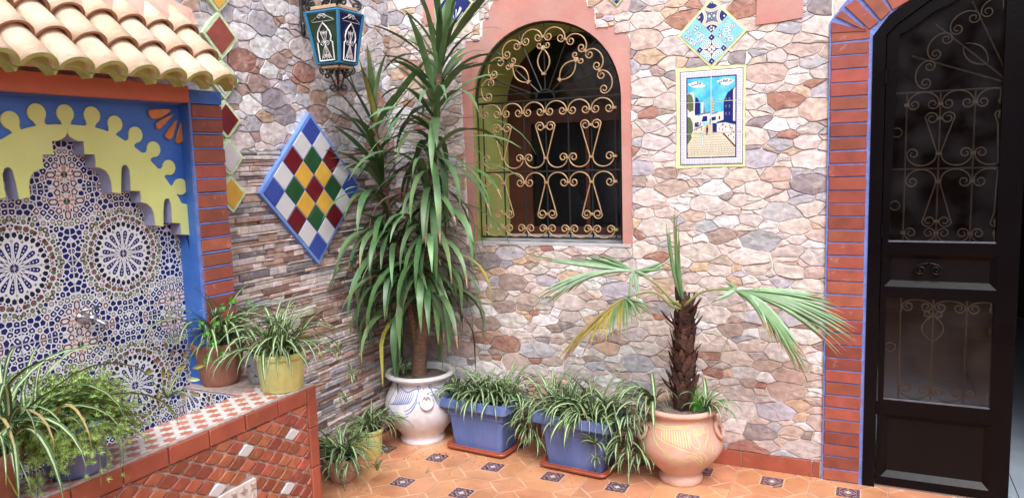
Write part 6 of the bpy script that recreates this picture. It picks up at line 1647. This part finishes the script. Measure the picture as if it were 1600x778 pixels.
# right frond
frond([top, zp(705, 455), zp(760, 410), zp(830, 394), zp(900, 398)], zp(905, 400), lerp_tips([(880, 420, 806, 442, 1, -.36), (900, 380, 850, 358, 0, -.26)], 3) + lerp_tips([(1100, 390, 1260, 412, 1, -.24), (1120, 400, 1330, 470, 0, -.26), (1150, 410, 1395, 560, 0, -.28), (1130, 420, 1390, 610, 0, -.32), (1120, 430, 1325, 665, 0, -.34)], 4) + lerp_tips([(1060, 430, 1218, 715, 1, -.38), (1050, 440, 1190, 740, 0, -.40), (1040, 440, 1165, 735, 0, -.42), (1030, 430, 1095, 640, 0, -.42), (1010, 425, 1040, 590, 1, -.42), (960, 420, 1022, 512, 0, -.40)], 5), MM, .024, 5)

# ------------------------------------------------------------------ unseen courtyard walls, added to shape the light and the glass reflections
cw = Thing('added_courtyard_wall', 'unseen stucco wall added behind the viewer to shape the courtyard light', 'wall', (2, -6.6, 0))
cw.part('wall_face', MB().box(-.35, 5.4, -6.8, -6.6, -.1, 3.3), stucco_m)
cw2 = Thing('added_courtyard_wall', 'unseen stucco wall added on the door side to shape the courtyard light', 'wall', (5.2, -3, 0))
cw2.part('wall_face', MB().box(5.2, 5.4, -6.6, .0, -.1, 2.62), stucco_m)

# a few withered leaves dropped on the tiles
dlm = mesh('dry_leaf_blade', MB().add([(-.045, 0, .004), (-.02, -.006, .003), (.02, -.007, .006), (.048, 0, .010), (.02, .006, .008), (-.02, .006, .006)], [(0, 1, 5), (1, 2, 4, 5), (2, 3, 4)]), [g_dry])
for px, py, a, lab in ((612, 701, .3, 'withered leaf lying on the floor tiles before the white pot'), (668, 735, 1.9, 'withered leaf on the floor tiles in front of the first trough'), (968, 758, 2.6, 'withered leaf on the tiles between trough and terracotta pot'), (1215, 760, .8, 'withered leaf on the floor tiles near the brick trim')):
    p = PZ(px, py, .002); o = bpy.data.objects.new('fallen_leaf', dlm); C.objects.link(o); o.location = p; o.rotation_euler = (0, 0, a); o.scale = (.7, .9, 1); o['label'] = lab; o['category'] = 'leaf'

# soil crumbs spilled on the tiles round the pots
cb = MB(); rg = random.Random(70)
for cx, cy, s_, n_c in ((WP[0] + .05, WP[1] - .24, .10, 50), (.67, -.42, .14, 60), (1.24, -.46, .14, 60), (TP[0], TP[1] - .26, .12, 50), (LP[0] + .1, LP[1] - .05, .08, 30), (2.2, -.06, .12, 30)):
    for k in range(n_c):
        x, y, r = cx + rg.gauss(0, s_), cy + rg.gauss(0, s_ * .5), rg.uniform(.0012, .004)
        if y > -.02 or x < .02: continue
        cb.add([(x - r, y, .0005), (x + r * .5, y + r, .0005), (x + r, y - r * .7, .0005), (x, y, r)], [(0, 1, 3), (1, 2, 3), (2, 0, 3)])
oc = bpy.data.objects.new('soil_crumbs', mesh('soil_crumbs', cb, soil_m)); C.objects.link(oc); oc['kind'] = 'stuff'; oc['label'] = 'dark soil crumbs scattered on the floor tiles round the pots'; oc['category'] = 'soil'
